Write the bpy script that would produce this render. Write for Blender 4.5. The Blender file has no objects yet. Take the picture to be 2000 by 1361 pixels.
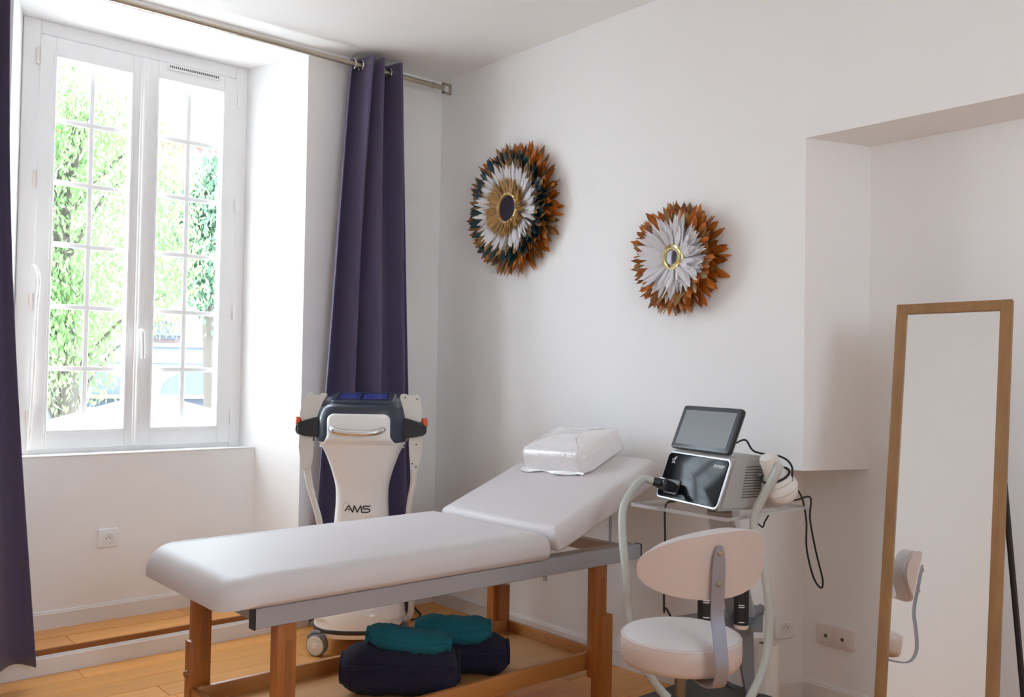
import bpy, bmesh, math, random
from mathutils import Vector, Matrix, Euler
random.seed(7)
C = bpy.context.scene.collection
PI = math.pi
def R(d): return math.radians(d)

# ---------------------------------------------------------------- camera
cam_d = bpy.data.cameras.new('camera'); cam = bpy.data.objects.new('camera', cam_d); C.objects.link(cam)
fw = Vector((.6528, .7571, .02547)); fw.normalize()
yaw, pit, rol = 0.7115248, 0.02547284, 0.01620282
fw = Vector((math.sin(yaw)*math.cos(pit), math.cos(yaw)*math.cos(pit), math.sin(pit)))
rt = Vector((math.cos(yaw), -math.sin(yaw), 0)); up = rt.cross(fw)
rt2 = rt*math.cos(rol)+up*math.sin(rol); up2 = -rt*math.sin(rol)+up*math.cos(rol)
mw = Matrix(((rt2.x, up2.x, -fw.x, -3.103), (rt2.y, up2.y, -fw.y, -4.263), (rt2.z, up2.z, -fw.z, 1.33), (0, 0, 0, 1)))
cam.matrix_world = mw
cam_d.sensor_fit = 'HORIZONTAL'; cam_d.sensor_width = 36.0
cam_d.lens = 36.0*1768.95/2000.0
cam_d.clip_start = .05; cam_d.clip_end = 400
bpy.context.scene.camera = cam

# ---------------------------------------------------------------- sky, sun, exposure
w = bpy.data.worlds.new('sky'); bpy.context.scene.world = w; w.use_nodes = True
bg = w.node_tree.nodes['Background']; bg.inputs[0].default_value = (.76, .88, 1.0, 1); bg.inputs[1].default_value = 11.5
sd = bpy.data.lights.new('sun', 'SUN'); sd.energy = 17; sd.angle = R(1.0); sd.color = (1, .95, .87)
sun = bpy.data.objects.new('sun', sd); C.objects.link(sun)
sun.rotation_euler = Vector((-1.0, -.33, -1.0)).to_track_quat('-Z', 'Y').to_euler()
def portal(name, loc, rot, sx, sy):
    d = bpy.data.lights.new(name, 'AREA'); d.shape = 'RECTANGLE'; d.size = sx; d.size_y = sy
    d.cycles.is_portal = True
    o = bpy.data.objects.new(name, d); C.objects.link(o); o.location = loc; o.rotation_euler = rot
portal('portal_front', (-1.55, .62, 1.95), (R(-90), 0, 0), 1.15, 2.1)
portal('portal_rear', (-2.4, -6.06, 2.0), (R(90), 0, 0), 1.0, 1.0)  # sky sampling for the added rear opening that brightens the room
vs = bpy.context.scene.view_settings
vs.view_transform = 'Standard'; vs.look = 'None'; vs.gamma = 1; vs.use_curve_mapping = False
vs.exposure = 0.56
bpy.context.scene.cycles.max_bounces = 14
bpy.context.scene.cycles.diffuse_bounces = 8
bpy.context.scene.cycles.transparent_max_bounces = 24
bpy.context.scene.cycles.use_denoising = True

# ---------------------------------------------------------------- materials
def mat(name, col, rough=.5, metal=0., noise=None, bump=None, spec=None, emit=None, coat=0, sheen=0, rand=0):
    m = bpy.data.materials.new(name); m.use_nodes = True; nt = m.node_tree; b = nt.nodes['Principled BSDF']
    b.inputs['Base Color'].default_value = (*col, 1); b.inputs['Roughness'].default_value = rough; b.inputs['Metallic'].default_value = metal
    if spec is not None: b.inputs['Specular IOR Level'].default_value = spec
    if coat: b.inputs['Coat Weight'].default_value = coat
    if sheen: b.inputs['Sheen Weight'].default_value = sheen; b.inputs['Sheen Roughness'].default_value = .6
    if emit: b.inputs['Emission Color'].default_value = (*emit[0], 1); b.inputs['Emission Strength'].default_value = emit[1]
    tc = nt.nodes.new('ShaderNodeTexCoord')
    last = None
    if noise:   # (scale vec, amount, colour2)
        mp = nt.nodes.new('ShaderNodeMapping'); mp.inputs['Scale'].default_value = noise[0]
        nt.links.new(tc.outputs['Object'], mp.inputs[0])
        if rand:
            oi = nt.nodes.new('ShaderNodeObjectInfo'); mu = nt.nodes.new('ShaderNodeVectorMath'); mu.operation = 'ADD'
            cm = nt.nodes.new('ShaderNodeVectorMath'); cm.operation = 'SCALE'; cm.inputs['Scale'].default_value = 40
            cb = nt.nodes.new('ShaderNodeCombineXYZ'); nt.links.new(oi.outputs['Random'], cb.inputs[0]); nt.links.new(oi.outputs['Random'], cb.inputs[1])
            nt.links.new(cb.outputs[0], cm.inputs[0]); nt.links.new(mp.outputs[0], mu.inputs[0]); nt.links.new(cm.outputs[0], mu.inputs[1]); src = mu.outputs[0]
        else: src = mp.outputs[0]
        n = nt.nodes.new('ShaderNodeTexNoise'); n.inputs['Scale'].default_value = 1; n.inputs['Detail'].default_value = 6; n.inputs['Roughness'].default_value = .6
        nt.links.new(src, n.inputs['Vector'])
        cr = nt.nodes.new('ShaderNodeValToRGB'); cr.color_ramp.elements[0].position = .5-noise[1]; cr.color_ramp.elements[1].position = .5+noise[1]
        cr.color_ramp.elements[0].color = (*noise[2], 1); cr.color_ramp.elements[1].color = (*col, 1)
        nt.links.new(n.outputs['Fac'], cr.inputs[0]); last = cr.outputs[0]
        if rand:
            hs = nt.nodes.new('ShaderNodeHueSaturation'); mr = nt.nodes.new('ShaderNodeMapRange')
            mr.inputs['To Min'].default_value = 1-rand; mr.inputs['To Max'].default_value = 1+rand
            nt.links.new(oi.outputs['Random'], mr.inputs[0]); nt.links.new(mr.outputs[0], hs.inputs['Value']); nt.links.new(last, hs.inputs['Color']); last = hs.outputs[0]
        nt.links.new(last, b.inputs['Base Color'])
    if bump:    # (scale, strength)
        mp2 = nt.nodes.new('ShaderNodeMapping'); mp2.inputs['Scale'].default_value = bump[0] if isinstance(bump[0], tuple) else (bump[0],)*3
        n2 = nt.nodes.new('ShaderNodeTexNoise'); n2.inputs['Scale'].default_value = 1; n2.inputs['Detail'].default_value = 4
        nt.links.new(tc.outputs['Object'], mp2.inputs[0]); nt.links.new(mp2.outputs[0], n2.inputs['Vector'])
        bp = nt.nodes.new('ShaderNodeBump'); bp.inputs['Strength'].default_value = bump[1]; bp.inputs['Distance'].default_value = .01
        nt.links.new(n2.outputs['Fac'], bp.inputs['Height']); nt.links.new(bp.outputs[0], b.inputs['Normal'])
    return m
def glassy(name, tint, refl=.06, rough=0.02, alpha=.04):
    m = bpy.data.materials.new(name); m.use_nodes = True; nt = m.node_tree; nt.nodes.clear()
    o = nt.nodes.new('ShaderNodeOutputMaterial'); t = nt.nodes.new('ShaderNodeBsdfTransparent'); t.inputs[0].default_value = (*tint, 1)
    g = nt.nodes.new('ShaderNodeBsdfGlossy'); g.inputs['Roughness'].default_value = rough; g.inputs[0].default_value = (1, 1, 1, 1)
    mx = nt.nodes.new('ShaderNodeMixShader'); fr = nt.nodes.new('ShaderNodeLayerWeight'); fr.inputs[0].default_value = refl
    mx2 = nt.nodes.new('ShaderNodeMath'); mx2.operation = 'MULTIPLY_ADD'; mx2.inputs[1].default_value = .8; mx2.inputs[2].default_value = alpha
    mx.inputs[0].default_value = alpha
    nt.links.new(t.outputs[0], mx.inputs[1]); nt.links.new(g.outputs[0], mx.inputs[2]); nt.links.new(mx.outputs[0], o.inputs[0])
    return m
def translucent(name, col, col2, amt=.4, rough=.6, scale=3, rand=.2):
    m = mat(name, col, rough, noise=((scale,)*3, .25, col2), rand=rand)
    nt = m.node_tree; b = nt.nodes['Principled BSDF']; out = nt.nodes['Material Output']
    tr = nt.nodes.new('ShaderNodeBsdfTranslucent'); mx = nt.nodes.new('ShaderNodeMixShader'); mx.inputs[0].default_value = amt
    src = b.inputs['Base Color'].links[0].from_socket; nt.links.new(src, tr.inputs[0])
    nt.links.new(b.outputs[0], mx.inputs[1]); nt.links.new(tr.outputs[0], mx.inputs[2]); nt.links.new(mx.outputs[0], out.inputs[0])
    return m
WALL = mat('wall_paint', (.90, .90, .897), .75, noise=((3, 3, 3), .35, (.89, .89, .886)), bump=(60, .06))
CEIL = mat('ceiling_paint', (.91, .905, .89), .8, noise=((2, 2, 2), .35, (.90, .895, .88)))
PVC = mat('white_plastic', (.86, .86, .86), .3)
TRIM = mat('white_gloss_trim', (.82, .815, .81), .35, noise=((5, 5, 5), .4, (.79, .785, .78)))
PLANK = mat('oak_plank', (.80, .395, .112), .30, noise=((1.6, 26, 20), .32, (.64, .27, .06)), bump=((4, 60, 40), .05), rand=.16)
GAP = mat('floor_gap', (.16, .07, .025), .7)
NOSE = mat('dark_oak_nosing', (.34, .13, .035), .45, noise=((3, 40, 40), .3, (.26, .09, .025)))
BEECH = mat('orange_beech', (.44, .155, .035), .36, noise=((30, 30, 2.5), .3, (.32, .10, .02)), bump=((60, 60, 5), .04))
BARW = mat('pale_wood_bar', (.42, .31, .24), .45, noise=((2.5, 30, 30), .3, (.36, .26, .19)))
BEECHX = mat('orange_beech_rail', (.50, .215, .06), .38, noise=((2.5, 30, 30), .3, (.41, .16, .04)))
PLY = mat('plywood_tray', (.62, .33, .13), .35, noise=((2, 22, 10), .32, (.49, .235, .08)))
OAK = mat('light_oak_frame', (.37, .20, .078), .5, noise=((40, 40, 5), .3, (.23, .12, .045)), bump=((90, 90, 8), .15))
LEATHER = mat('white_vinyl', (.64, .60, .605), .5, noise=((6, 6, 6), .35, (.65, .61, .61)), bump=(240, .05))
PINKV = mat('pinkish_vinyl', (.585, .475, .425), .45, bump=(240, .06), noise=((5, 5, 5), .35, (.565, .455, .405)))
SEAM = mat('vinyl_seam', (.45, .38, .35), .6)
GREYM = mat('grey_painted_metal', (.40, .40, .43), .38, metal=.25)
BLACKP = mat('black_plastic', (.02, .02, .025), .35)
NAVYP = mat('dark_navy_plastic', (.025, .035, .06), .3, coat=.4)
CHROME = mat('chrome', (.75, .75, .76), .12, metal=1)
DKCHROME = mat('dark_chrome', (.22, .21, .21), .25, metal=1)
STEELB = mat('brushed_steel', (.36, .39, .48), .3, metal=.65)
NICKEL = mat('satin_nickel', (.50, .44, .35), .32, metal=1)
PURPLE = mat('purple_curtain', (.09, .072, .150), .85, sheen=.2, noise=((2, 2, 2), .3, (.075, .06, .128)), bump=((700, 700, 700), .08))
WHITEP = mat('gloss_white_shell', (.90, .895, .88), .22, coat=.3)
CREAMP = mat('cream_plastic', (.72, .70, .66), .4)
GREYCASE = mat('grey_case', (.42, .41, .39), .45)
SILVER = mat('silver_bezel', (.62, .63, .65), .28, metal=.8)
BLKGLOSS = mat('gloss_black_panel', (.005, .005, .006), .12, spec=.12)
SCREENG = mat('grey_screen', (.13, .13, .132), .4)
HOSE = mat('grey_green_hose', (.50, .53, .50), .45)
RUBBER = mat('black_rubber', (.012, .012, .013), .55)
ORANGE = mat('orange_plastic', (.75, .09, .01), .35)
GREYCART = mat('grey_cart_metal', (.21, .22, .24), .42, metal=.2)
DARKBASE = mat('dark_base_plate', (.045, .047, .055), .5)
ACRYL = glassy('clear_acrylic', (.96, .965, .97), .12, .04, .14)
ACRYLE = glassy('acrylic_edge', (.92, .94, .96), .5, .25, .45)
GLASS = glassy('window_glass', (.985, .99, .985), .05, 0.0, .02)
MIRROR = mat('mirror_glass', (.93, .94, .94), .0, metal=1)
PAPER = mat('paper_roll', (.72, .62, .54), .9, bump=((200, 200, 30), .2))
TEAL = mat('teal_terry', (.002, .19, .245), .95, sheen=.04, noise=((90, 90, 90), .3, (.001, .125, .175)), bump=(260, .8))
NAVY = mat('navy_terry', (.013, .009, .045), .95, sheen=.04, noise=((90, 90, 90), .3, (.006, .004, .022)), bump=(260, .9))
GOLD = mat('gold_trim', (.72, .50, .22), .3, metal=.9)
PALEGOLD = mat('polished_pale_gold', (.80, .74, .42), .15, metal=1)
DKMIRROR = mat('dark_mirror', (.10, .09, .12), .08, metal=.6)
GYMIRROR = mat('grey_mirror', (.32, .31, .35), .08, metal=.8)
FBROWN = translucent('brown_feather', (.62, .205, .026), (.26, .066, .012), .22, .4, 14, .45)
FBRONZE = translucent('bronze_feather', (.42, .24, .09), (.22, .11, .035), .15, .4, 16, .3)
FTEAL = translucent('teal_feather', (.006, .055, .075), (.012, .02, .022), .1, .35, 14, .4)
FWHITE = translucent('white_feather', (.86, .85, .87), (.80, .79, .81), .25, .6, 14, .05)
FGOLD = translucent('gold_feather', (.60, .36, .12), (.33, .18, .05), .2, .35, 30, .3)
PLASTICW = mat('plastic_wrap', (.84, .81, .81), .16, coat=.6, bump=((28, 60, 40), .45))
WHITEL = mat('white_letter', (.85, .85, .86), .5)
BLACKL = mat('black_letter', (.02, .018, .018), .4)
GREYL = mat('grey_letter', (.55, .53, .52), .5)
BLUES = mat('blue_lit_screen', (.01, .015, .06), .15, emit=((.10, .14, .75), .09))
SCREENK = mat('dark_screen', (.015, .018, .035), .12)
BLUED = mat('teal_dot', (.01, .18, .26), .4)
HOLE = mat('socket_hole', (.10, .09, .09), .6)
IVORY = mat('ivory_plastic', (.78, .70, .66), .35)
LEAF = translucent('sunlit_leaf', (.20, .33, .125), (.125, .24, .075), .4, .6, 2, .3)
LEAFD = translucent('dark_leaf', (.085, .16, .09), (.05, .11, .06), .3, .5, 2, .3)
BARK = mat('tree_bark', (.06, .05, .04), .9)
PINKW = mat('pink_render', (.17, .125, .12), .9, noise=((.6, .6, .6), .3, (.155, .112, .108)))
STONE = mat('pale_stone', (.125, .14, .165), .9)
ROOF = mat('roof_tile', (.45, .20, .13), .8)
WINDK = mat('dark_window', (.05, .065, .085), .35)
ASPH = mat('pavement', (.36, .36, .36), .9)
CANVAS = mat('white_canvas', (.85, .85, .84), .8)
CARB = mat('car_blue', (.05, .07, .10), .4)
YEL = mat('yellow_awning', (.20, .19, .06), .7)
IRON = mat('iron_railing', (.06, .07, .09), .5)
FLOWER = mat('window_flowers', (.45, .15, .14), .8)

# ---------------------------------------------------------------- mesh helpers
class G:
    def __init__(s, M=None): s.b = bmesh.new(); s.M = M or Matrix.Identity(4)
    def v(s, p): return s.b.verts.new(s.M @ Vector(p))
    def f(s, vs):
        try: return s.b.faces.new(vs)
        except ValueError: return None
    def box(s, c, d, bev=0, seg=2, rot=None):
        t = bmesh.new(); bmesh.ops.create_cube(t, size=1)
        for v in t.verts: v.co = Vector((v.co.x*d[0], v.co.y*d[1], v.co.z*d[2]))
        if bev: bmesh.ops.bevel(t, geom=t.edges[:], offset=bev, segments=seg, profile=.5, affect='EDGES')
        T = Matrix.Translation(c) @ (rot if rot is not None else Matrix.Identity(4))
        s.merge(t, s.M @ T); return s
    def merge(s, t, M):
        mp = {}
        for v in t.verts: mp[v] = s.b.verts.new(M @ v.co)
        for f in t.faces: s.f([mp[v] for v in f.verts])
        t.free()
    def bb(s, a, b, bev=0, seg=2):
        return s.box(((a[0]+b[0])/2, (a[1]+b[1])/2, (a[2]+b[2])/2), (abs(b[0]-a[0]), abs(b[1]-a[1]), abs(b[2]-a[2])), bev, seg)
    def rings(s, rr, close=True, cap=True):
        R_ = [[s.v(p) for p in r] for r in rr]; n = len(R_[0])
        for a, b in zip(R_[:-1], R_[1:]):
            for i in range(n if close else n-1): s.f([a[i], a[(i+1) % n], b[(i+1) % n], b[i]])
        if cap: s.f(list(reversed(R_[0]))); s.f(R_[-1])
        return s
    def prism(s, poly, z0, z1):
        return s.rings([[(x, y, z0) for x, y in poly], [(x, y, z1) for x, y in poly]])
    def cyl(s, p0, p1, r0, r1=None, n=20, cap=True):
        r1 = r0 if r1 is None else r1; p0 = Vector(p0); p1 = Vector(p1); d = (p1-p0).normalized()
        a = d.orthogonal().normalized(); b = d.cross(a)
        s.rings([[p+ (a*math.cos(2*PI*i/n)+b*math.sin(2*PI*i/n))*r for i in range(n)] for p, r in ((p0, r0), (p1, r1))], cap=cap); return s
    def lathe(s, prof, c=(0, 0, 0), ax=(0, 0, 1), n=32, cap=True):
        ax = Vector(ax).normalized(); a = ax.orthogonal().normalized(); b = ax.cross(a); c = Vector(c)
        s.rings([[c+ax*h+(a*math.cos(2*PI*i/n)+b*math.sin(2*PI*i/n))*r for i in range(n)] for r, h in prof], cap=cap); return s
    def tube(s, pts, r, n=10, sm=6, closed=False, flat=None, rad=None):
        P = smooth(pts, sm, closed) if sm else [Vector(p) for p in pts]
        rings = []; nrm = None; m = len(P)
        for i, p in enumerate(P):
            if closed: t = (P[(i+1) % m]-P[i-1]).normalized()
            else: t = (P[min(i+1, m-1)]-P[max(i-1, 0)]).normalized()
            if nrm is None: nrm = Vector(flat) if flat else t.orthogonal()
            nrm = (nrm - t*nrm.dot(t)).normalized(); bn = t.cross(nrm)
            k = r if rad is None else r*rad(i/(m-1))
            if flat: rings.append([p+nrm*sx*k[0]+bn*sy*k[1] for sx, sy in ((1, 1), (-1, 1), (-1, -1), (1, -1))] if isinstance(k, tuple) else None)
            else: rings.append([p+(nrm*math.cos(2*PI*j/n)+bn*math.sin(2*PI*j/n))*k for j in range(n)])
        if closed: rings.append(rings[0]); s.rings(rings, cap=False)
        else: s.rings(rings)
        return s
    def slab(s, L, W, H, rb, rt, rc, seg=6, M=None, cseg=6, dome=0, rc2=None):
        """rounded slab, origin at centre of bottom; L along x, W along y"""
        old = s.M
        if M is not None: s.M = s.M @ M
        lay = []
        for i in range(seg+1): a = PI/2*i/seg; lay.append((rb*(1-math.sin(a)), rb*(1-math.cos(a))))
        for i in range(seg+1): a = PI/2*i/seg; lay.append((rt*(1-math.cos(a)), H-rt*(1-math.sin(a))))
        if dome: lay += [(rt+.25*(min(L, W)/2-rt), H+dome*.5), (rt+.6*(min(L, W)/2-rt), H+dome)]
        rr = []
        for ins, z in lay:
            r = max(rc-ins, .002); hx = L/2-ins-r; hy = W/2-ins-r; ring = []
            hx = max(hx, .001); hy = max(hy, .001)
            for k, (qx, qy) in enumerate(((1, 1), (-1, 1), (-1, -1), (1, -1))):
                rk = r if rc2 is None or qx < 0 else max(rc2-ins, .002)
                kx = max(L/2-ins-rk, .001); ky = max(W/2-ins-rk, .001)
                for j in range(cseg+1):
                    a = PI/2*k+PI/2*j/cseg; ring.append((qx*kx+rk*math.cos(a), qy*ky+rk*math.sin(a), z))
            rr.append(ring)
        s.rings(rr); s.M = old; return s
def smooth(pts, k=6, closed=False):
    P = [Vector(p) for p in pts]; n = len(P); out = []
    if k <= 1: return P
    for i in range(n if closed else n-1):
        if closed: a, b, c, d = P[i-1], P[i], P[(i+1) % n], P[(i+2) % n]
        else: b, c = P[i], P[i+1]; a = P[i-1] if i else b*2-c; d = P[i+2] if i+2 < n else c*2-b
        for j in range(k):
            t = j/k; out.append(.5*((2*b)+(c-a)*t+(2*a-5*b+4*c-d)*t*t+(3*b-a-3*c+d)*t**3))
    if not closed: out.append(P[-1])
    return out
def obj(name, g, m, parent=None, smoothang=40, label=None):
    b = g.b; bmesh.ops.recalc_face_normals(b, faces=b.faces[:])
    me = bpy.data.meshes.new(name)
    if parent is not None:
        root = parent
        while root.parent: root = root.parent
        if root.type == 'EMPTY': b.transform(Matrix.Translation(-root.location))
    b.to_mesh(me); b.free()
    if smoothang:
        me.polygons.foreach_set('use_smooth', [True]*len(me.polygons)); me.update()
        try: me.set_sharp_from_angle(angle=R(smoothang))
        except Exception: pass
    me.materials.append(m)
    o = bpy.data.objects.new(name, me); C.objects.link(o)
    if parent is not None: o.parent = parent
    if label: o['label'] = label
    return o
def thing(name, label, cat, loc=(0, 0, 0), group=None):
    o = bpy.data.objects.new(name, None); C.objects.link(o); o.location = loc; o.empty_display_size = .1
    o['label'] = label; o['category'] = cat
    if group: o['group'] = group
    return o
def tag(o, label, cat, group=None, kind=None):
    o['label'] = label; o['category'] = cat
    if group: o['group'] = group
    if kind: o['kind'] = kind
    return o
def struct(name, g, m, parent=None, label=None, cat=None, smoothang=0):
    o = obj(name, g, m, parent, smoothang)
    if parent is None: o['kind'] = 'structure'
    if label: o['label'] = label
    if cat: o['category'] = cat
    return o
def inst(src, name, parent, M):
    o = bpy.data.objects.new(name, src.data); C.objects.link(o); o.parent = parent
    o.matrix_local = M; return o

# ================================================================ ROOM SHELL
CZ = 3.01; XL = -3.45; YB = -6.0; LZ = 2.965
# wall with the window recess
g = G()
g.prism([(-.862, 0), (0, 0), (0, .6), (-1.0, .6), (-1.0, .46)], -.1, CZ)
g.prism([(-2.24, 0), (-2.105, .46), (-2.105, .6), (XL, .6), (XL, 0)], -.1, CZ)
g.bb((-2.24, 0, LZ), (-.862, .6, CZ)); g.bb((-2.2, .33, -.1), (-.93, .6, .897))
struct('wall_window', g, WALL, label='white wall with a deep splayed recess around the tall window', cat='wall')
g = G()
g.prism([(0, .6), (0, -2.09), (.3, -2.194), (.3, YB), (.6, YB), (.6, .6)], -.1, .97)
g.prism([(0, .6), (0, -2.373), (.3, -2.478), (.3, YB), (.6, YB), (.6, .6)], .97, 2.245)
g.prism([(0, .6), (0, YB), (.6, YB), (.6, .6)], 2.245, CZ)
struct('wall_right', g, WALL, label='white wall with a tall niche and an overhanging block', cat='wall')
g = G(); g.bb((XL-.15, YB, -.1), (XL, .6, CZ)); struct('wall_left', g, WALL, label='plain white wall seen only in the mirror', cat='wall')
g = G()
g.bb((XL, YB-.15, -.1), (-2.9, YB, CZ)); g.bb((-1.9, YB-.15, -.1), (.6, YB, CZ)); g.bb((-2.9, YB-.15, -.1), (-1.9, YB, 1.5)); g.bb((-2.9, YB-.15, 2.5), (-1.9, YB, CZ))  # opening added behind the camera to let in fill light
struct('wall_back', g, WALL, label='white wall with an added opening behind the camera for fill light', cat='wall')
g = G(); g.bb((-2.9, YB-.1, 1.5), (-1.9, YB-.04, 1.56)); g.bb((-2.9, YB-.1, 2.44), (-1.9, YB-.04, 2.5))  # frame of the added, unseen fill-light opening
for x in (-2.9, -1.96): g.bb((x, YB-.1, 1.5), (x+.06, YB-.04, 2.5))
struct('fill_window', g, PVC, label='white frame of the added fill-light opening behind the camera', cat='window')
g = G(); g.bb((XL-.15, YB-.15, CZ), (.6, .6, CZ+.1)); struct('ceiling', g, CEIL, label='plain white ceiling', cat='ceiling')
# floor: slab + planks
g = G(); g.bb((XL, YB, -.1), (.6, .33, -.009))
floor = struct('floor', g, GAP, label='golden oak plank floor laid parallel to the window wall', cat='floor')
PW = .145; rnd = random.Random(3); pm = {}
def plank_mesh(L, Wd, T=.010):
    k = (round(L, 3), Wd)
    if k not in pm:
        t = G(); t.box((0, 0, -T/2), (L-.0018, Wd-.0018, T), .0014, 1); b = t.b
        bmesh.ops.recalc_face_normals(b, faces=b.faces[:]); me = bpy.data.meshes.new('plank'); b.to_mesh(me); b.free(); me.materials.append(PLANK); pm[k] = me
    return pm[k]
def plank(x0, x1, yc, Wd, z, parent):
    o = bpy.data.objects.new('plank', plank_mesh(x1-x0, Wd)); C.objects.link(o); o.parent = parent; o.location = ((x0+x1)/2, yc, z)
row = 0; y = 0.0
while y > YB+.05:
    off = [-1.922, -1.42, -1.05, -.62, -1.7, -.2, -1.25, -.85][row % 8]
    cuts = [XL]+[c for c in sorted([off+k*1.1 for k in range(-4, 6)]) if XL+.1 < c < .5]+[.6]
    xmax = .0 if y-PW > -2.1 else .3
    for a, b_ in zip(cuts[:-1], cuts[1:]):
        b2 = min(b_, xmax)
        if b2-a > .06: plank(a, b2, y-PW/2, PW, 0, floor)
    y -= PW; row += 1
# raised step inside the recess
g = G(); g.bb((-2.24, .005, -.005), (-.87, .33, .093)); plat = struct('trim_1', g, GAP, label='raised oak step inside the window recess', cat='step')
for yc, wd, cuts in ((.09, .15, (-2.2, -1.92, -1.05, -.9)), (.25, .155, (-2.15, -1.36, -.95))):
    for a, b_ in zip(cuts[:-1], cuts[1:]): plank(a, b_, yc, wd, .105, plat)
g = G(); g.bb((-2.235, .0, .078), (-.868, .014, .1045)); struct('trim_2', g, NOSE, label='dark oak nosing on the front of the recess step', cat='trim')
# baseboards
def base(name, pts, z, h=.082, t=.014, lab=None):
    """pts: plan polyline, room is on the right-hand side of travel"""
    prof = [(0, 0), (t, 0), (t, h-.012), (t-.004, h-.008), (t-.005, h-.003), (t-.009, h), (0, h)]
    g = G()
    P = [Vector((a, b)) for a, b in pts]; N = []
    for i in range(len(P)):
        ds = []
        if i: ds.append((P[i]-P[i-1]).normalized())
        if i < len(P)-1: ds.append((P[i+1]-P[i]).normalized())
        ns = [Vector((d.y, -d.x)) for d in ds]; n = sum(ns, Vector((0, 0))); n = n/len(ns); n = n/n.dot(n); N.append(n)
    g.rings([[(p.x+n.x*a, p.y+n.y*a, z+b) for a, b in prof] for p, n in zip(P, N)])
    return struct(name, g, TRIM, label=lab, cat='baseboard', smoothang=30)
base('baseboard_front', [(-3.44, 0), (-.01, 0)], 0, lab='white baseboard along the window wall and step front')
base('baseboard_recess', [(-2.14, .33), (-.965, .33)], .105, lab='white baseboard under the window recess panel')
base('baseboard_right', [(0, -.01), (0, -2.09), (.3, -2.194), (.3, YB)], 0, .085, lab='white baseboard along the right wall and niche')

# ================================================================ WINDOW
win = bpy.data.objects.new('window_1', None); C.objects.link(win); win.location = (-1.55, .44, .9); win['kind'] = 'structure'; win['label'] = 'tall white two-leaf window with barred panes'; win['category'] = 'window'
Y0 = .44; Y1 = .51
g = G()   # outer frame
for a, b_ in (((-2.106, Y0+.0, .9), (-2.03, Y1, 2.966)), ((-1.062, Y0, .9), (-.995, Y1, 2.966)), ((-2.03, Y0, 2.90), (-1.062, Y1, 2.966)), ((-2.03, Y0, .9), (-1.062, Y1, .935))): g.bb(a, b_, .004, 1)
obj('window_frame', g, PVC, win, 30)
g = G(); g.bb((-2.11, .325, .897), (-.955, .45, .905), .002, 1); obj('window_sill', g, TRIM, win, 30)
def casement(x0, x1, gx0, gx1, z0, z1, gz0, gz1, right):
    g = G(); yf = Y0-.012; yb = Y1-.01
    c = .003
    g.bb((x0, yf, z0), (gx0, yb, z1), c, 1); g.bb((gx1, yf, z0), (x1, yb, z1), c, 1)
    g.bb((gx0, yf, gz1), (gx1, yb, z1), c, 1); g.bb((gx0, yf, z0), (gx1, yb, gz0), c, 1)
    cs = obj('casement', g, PVC, win, 30)
    g = G(); e = .006; d = .008    # glazing bead
    for a, b_ in (((gx0-d, yf-.004, gz0-d), (gx0+e, yf+.02, gz1+d)), ((gx1-e, yf-.004, gz0-d), (gx1+d, yf+.02, gz1+d)), ((gx0, yf-.004, gz1-e), (gx1, yf+.02, gz1+d)), ((gx0, yf-.004, gz0-d), (gx1, yf+.02, gz0+e))): g.bb(a, b_, .002, 1)
    obj('glazing_bead', g, PVC, cs, 30)
    zs = [gz0+(gz1-gz0)*k/6 for k in range(7)]; xm = (gx0+gx1)/2; yg = Y0+.03
    g = G(); g.bb((xm-.012, yg-.005, gz0), (xm+.012, yg+.005, gz1), .002, 1); obj('glazing_bar', g, PVC, cs, 30)
    for z in zs[1:-1]: g = G(); g.bb((gx0, yg-.006, z-.012), (gx1, yg+.006, z+.012), .002, 1); obj('glazing_bar', g, PVC, cs, 30)
    for a, b_ in ((gx0, xm), (xm, gx1)):
        for za, zb in zip(zs[:-1], zs[1:]):
            g = G(); vs_ = [g.v(p) for p in ((a, yg-.007, za), (b_, yg-.007, za), (b_, yg-.007, zb), (a, yg-.007, zb))]; g.f(vs_); obj('pane', g, GLASS, cs, 0)
    return cs
casement(-2.035, -1.552, -1.967, -1.607, .925, 2.893, 1.010, 2.806, 0)
casement(-1.548, -1.058, -1.482, -1.130, .925, 2.893, 1.012, 2.812, 1)
g = G(); g.bb((-1.572, Y0-.028, .93), (-1.532, Y0-.011, 2.89), .005, 2); g.bb((-1.562, Y0-.036, .93), (-1.552, Y0-.02, 2.89), .003, 1); obj('astragal', g, PVC, win, 30)
# handle
g = G(); g.slab(.028, .07, .008, .001, .003, .012, 3, Matrix.Translation((-1.552, Y0-.036, 1.50)) @ Matrix.Rotation(R(90), 4, 'X'))
hd = obj('window_handle', g, PVC, win)
g = G(); g.tube([(-1.552, Y0-.04, 1.505), (-1.552, Y0-.075, 1.50), (-1.55, Y0-.08, 1.46), (-1.545, Y0-.075, 1.41), (-1.545, Y0-.07, 1.365)], .010, 10, 6); obj('lever', g, PVC, hd)
for x, zz in ((-2.045, (2.785, 2.2, 1.62, 1.07)), (-1.052, (2.775, 2.21, 1.625, 1.06))):
    for z in zz:
        g = G(); g.cyl((x, Y0-.018, z-.04), (x, Y0-.018, z+.04), .0075, n=12); g.bb((x-.008, Y0-.016, z-.004), (x+.008, Y0-.0, z+.036)); obj('hinge', g, IVORY if x < -2 else PVC, win)
g = G(); g.bb((-1.44, Y0-.024, 2.862), (-1.16, Y0-.011, 2.892), .003, 1); vt = obj('air_vent', g, PVC, win, 30)
for k in range(26):
    g = G(); x = -1.43+k*.0102; g.bb((x, Y0-.0255, 2.870), (x+.0052, Y0-.0235, 2.882)); obj('slot', g, HOLE, vt, 0)
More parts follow.
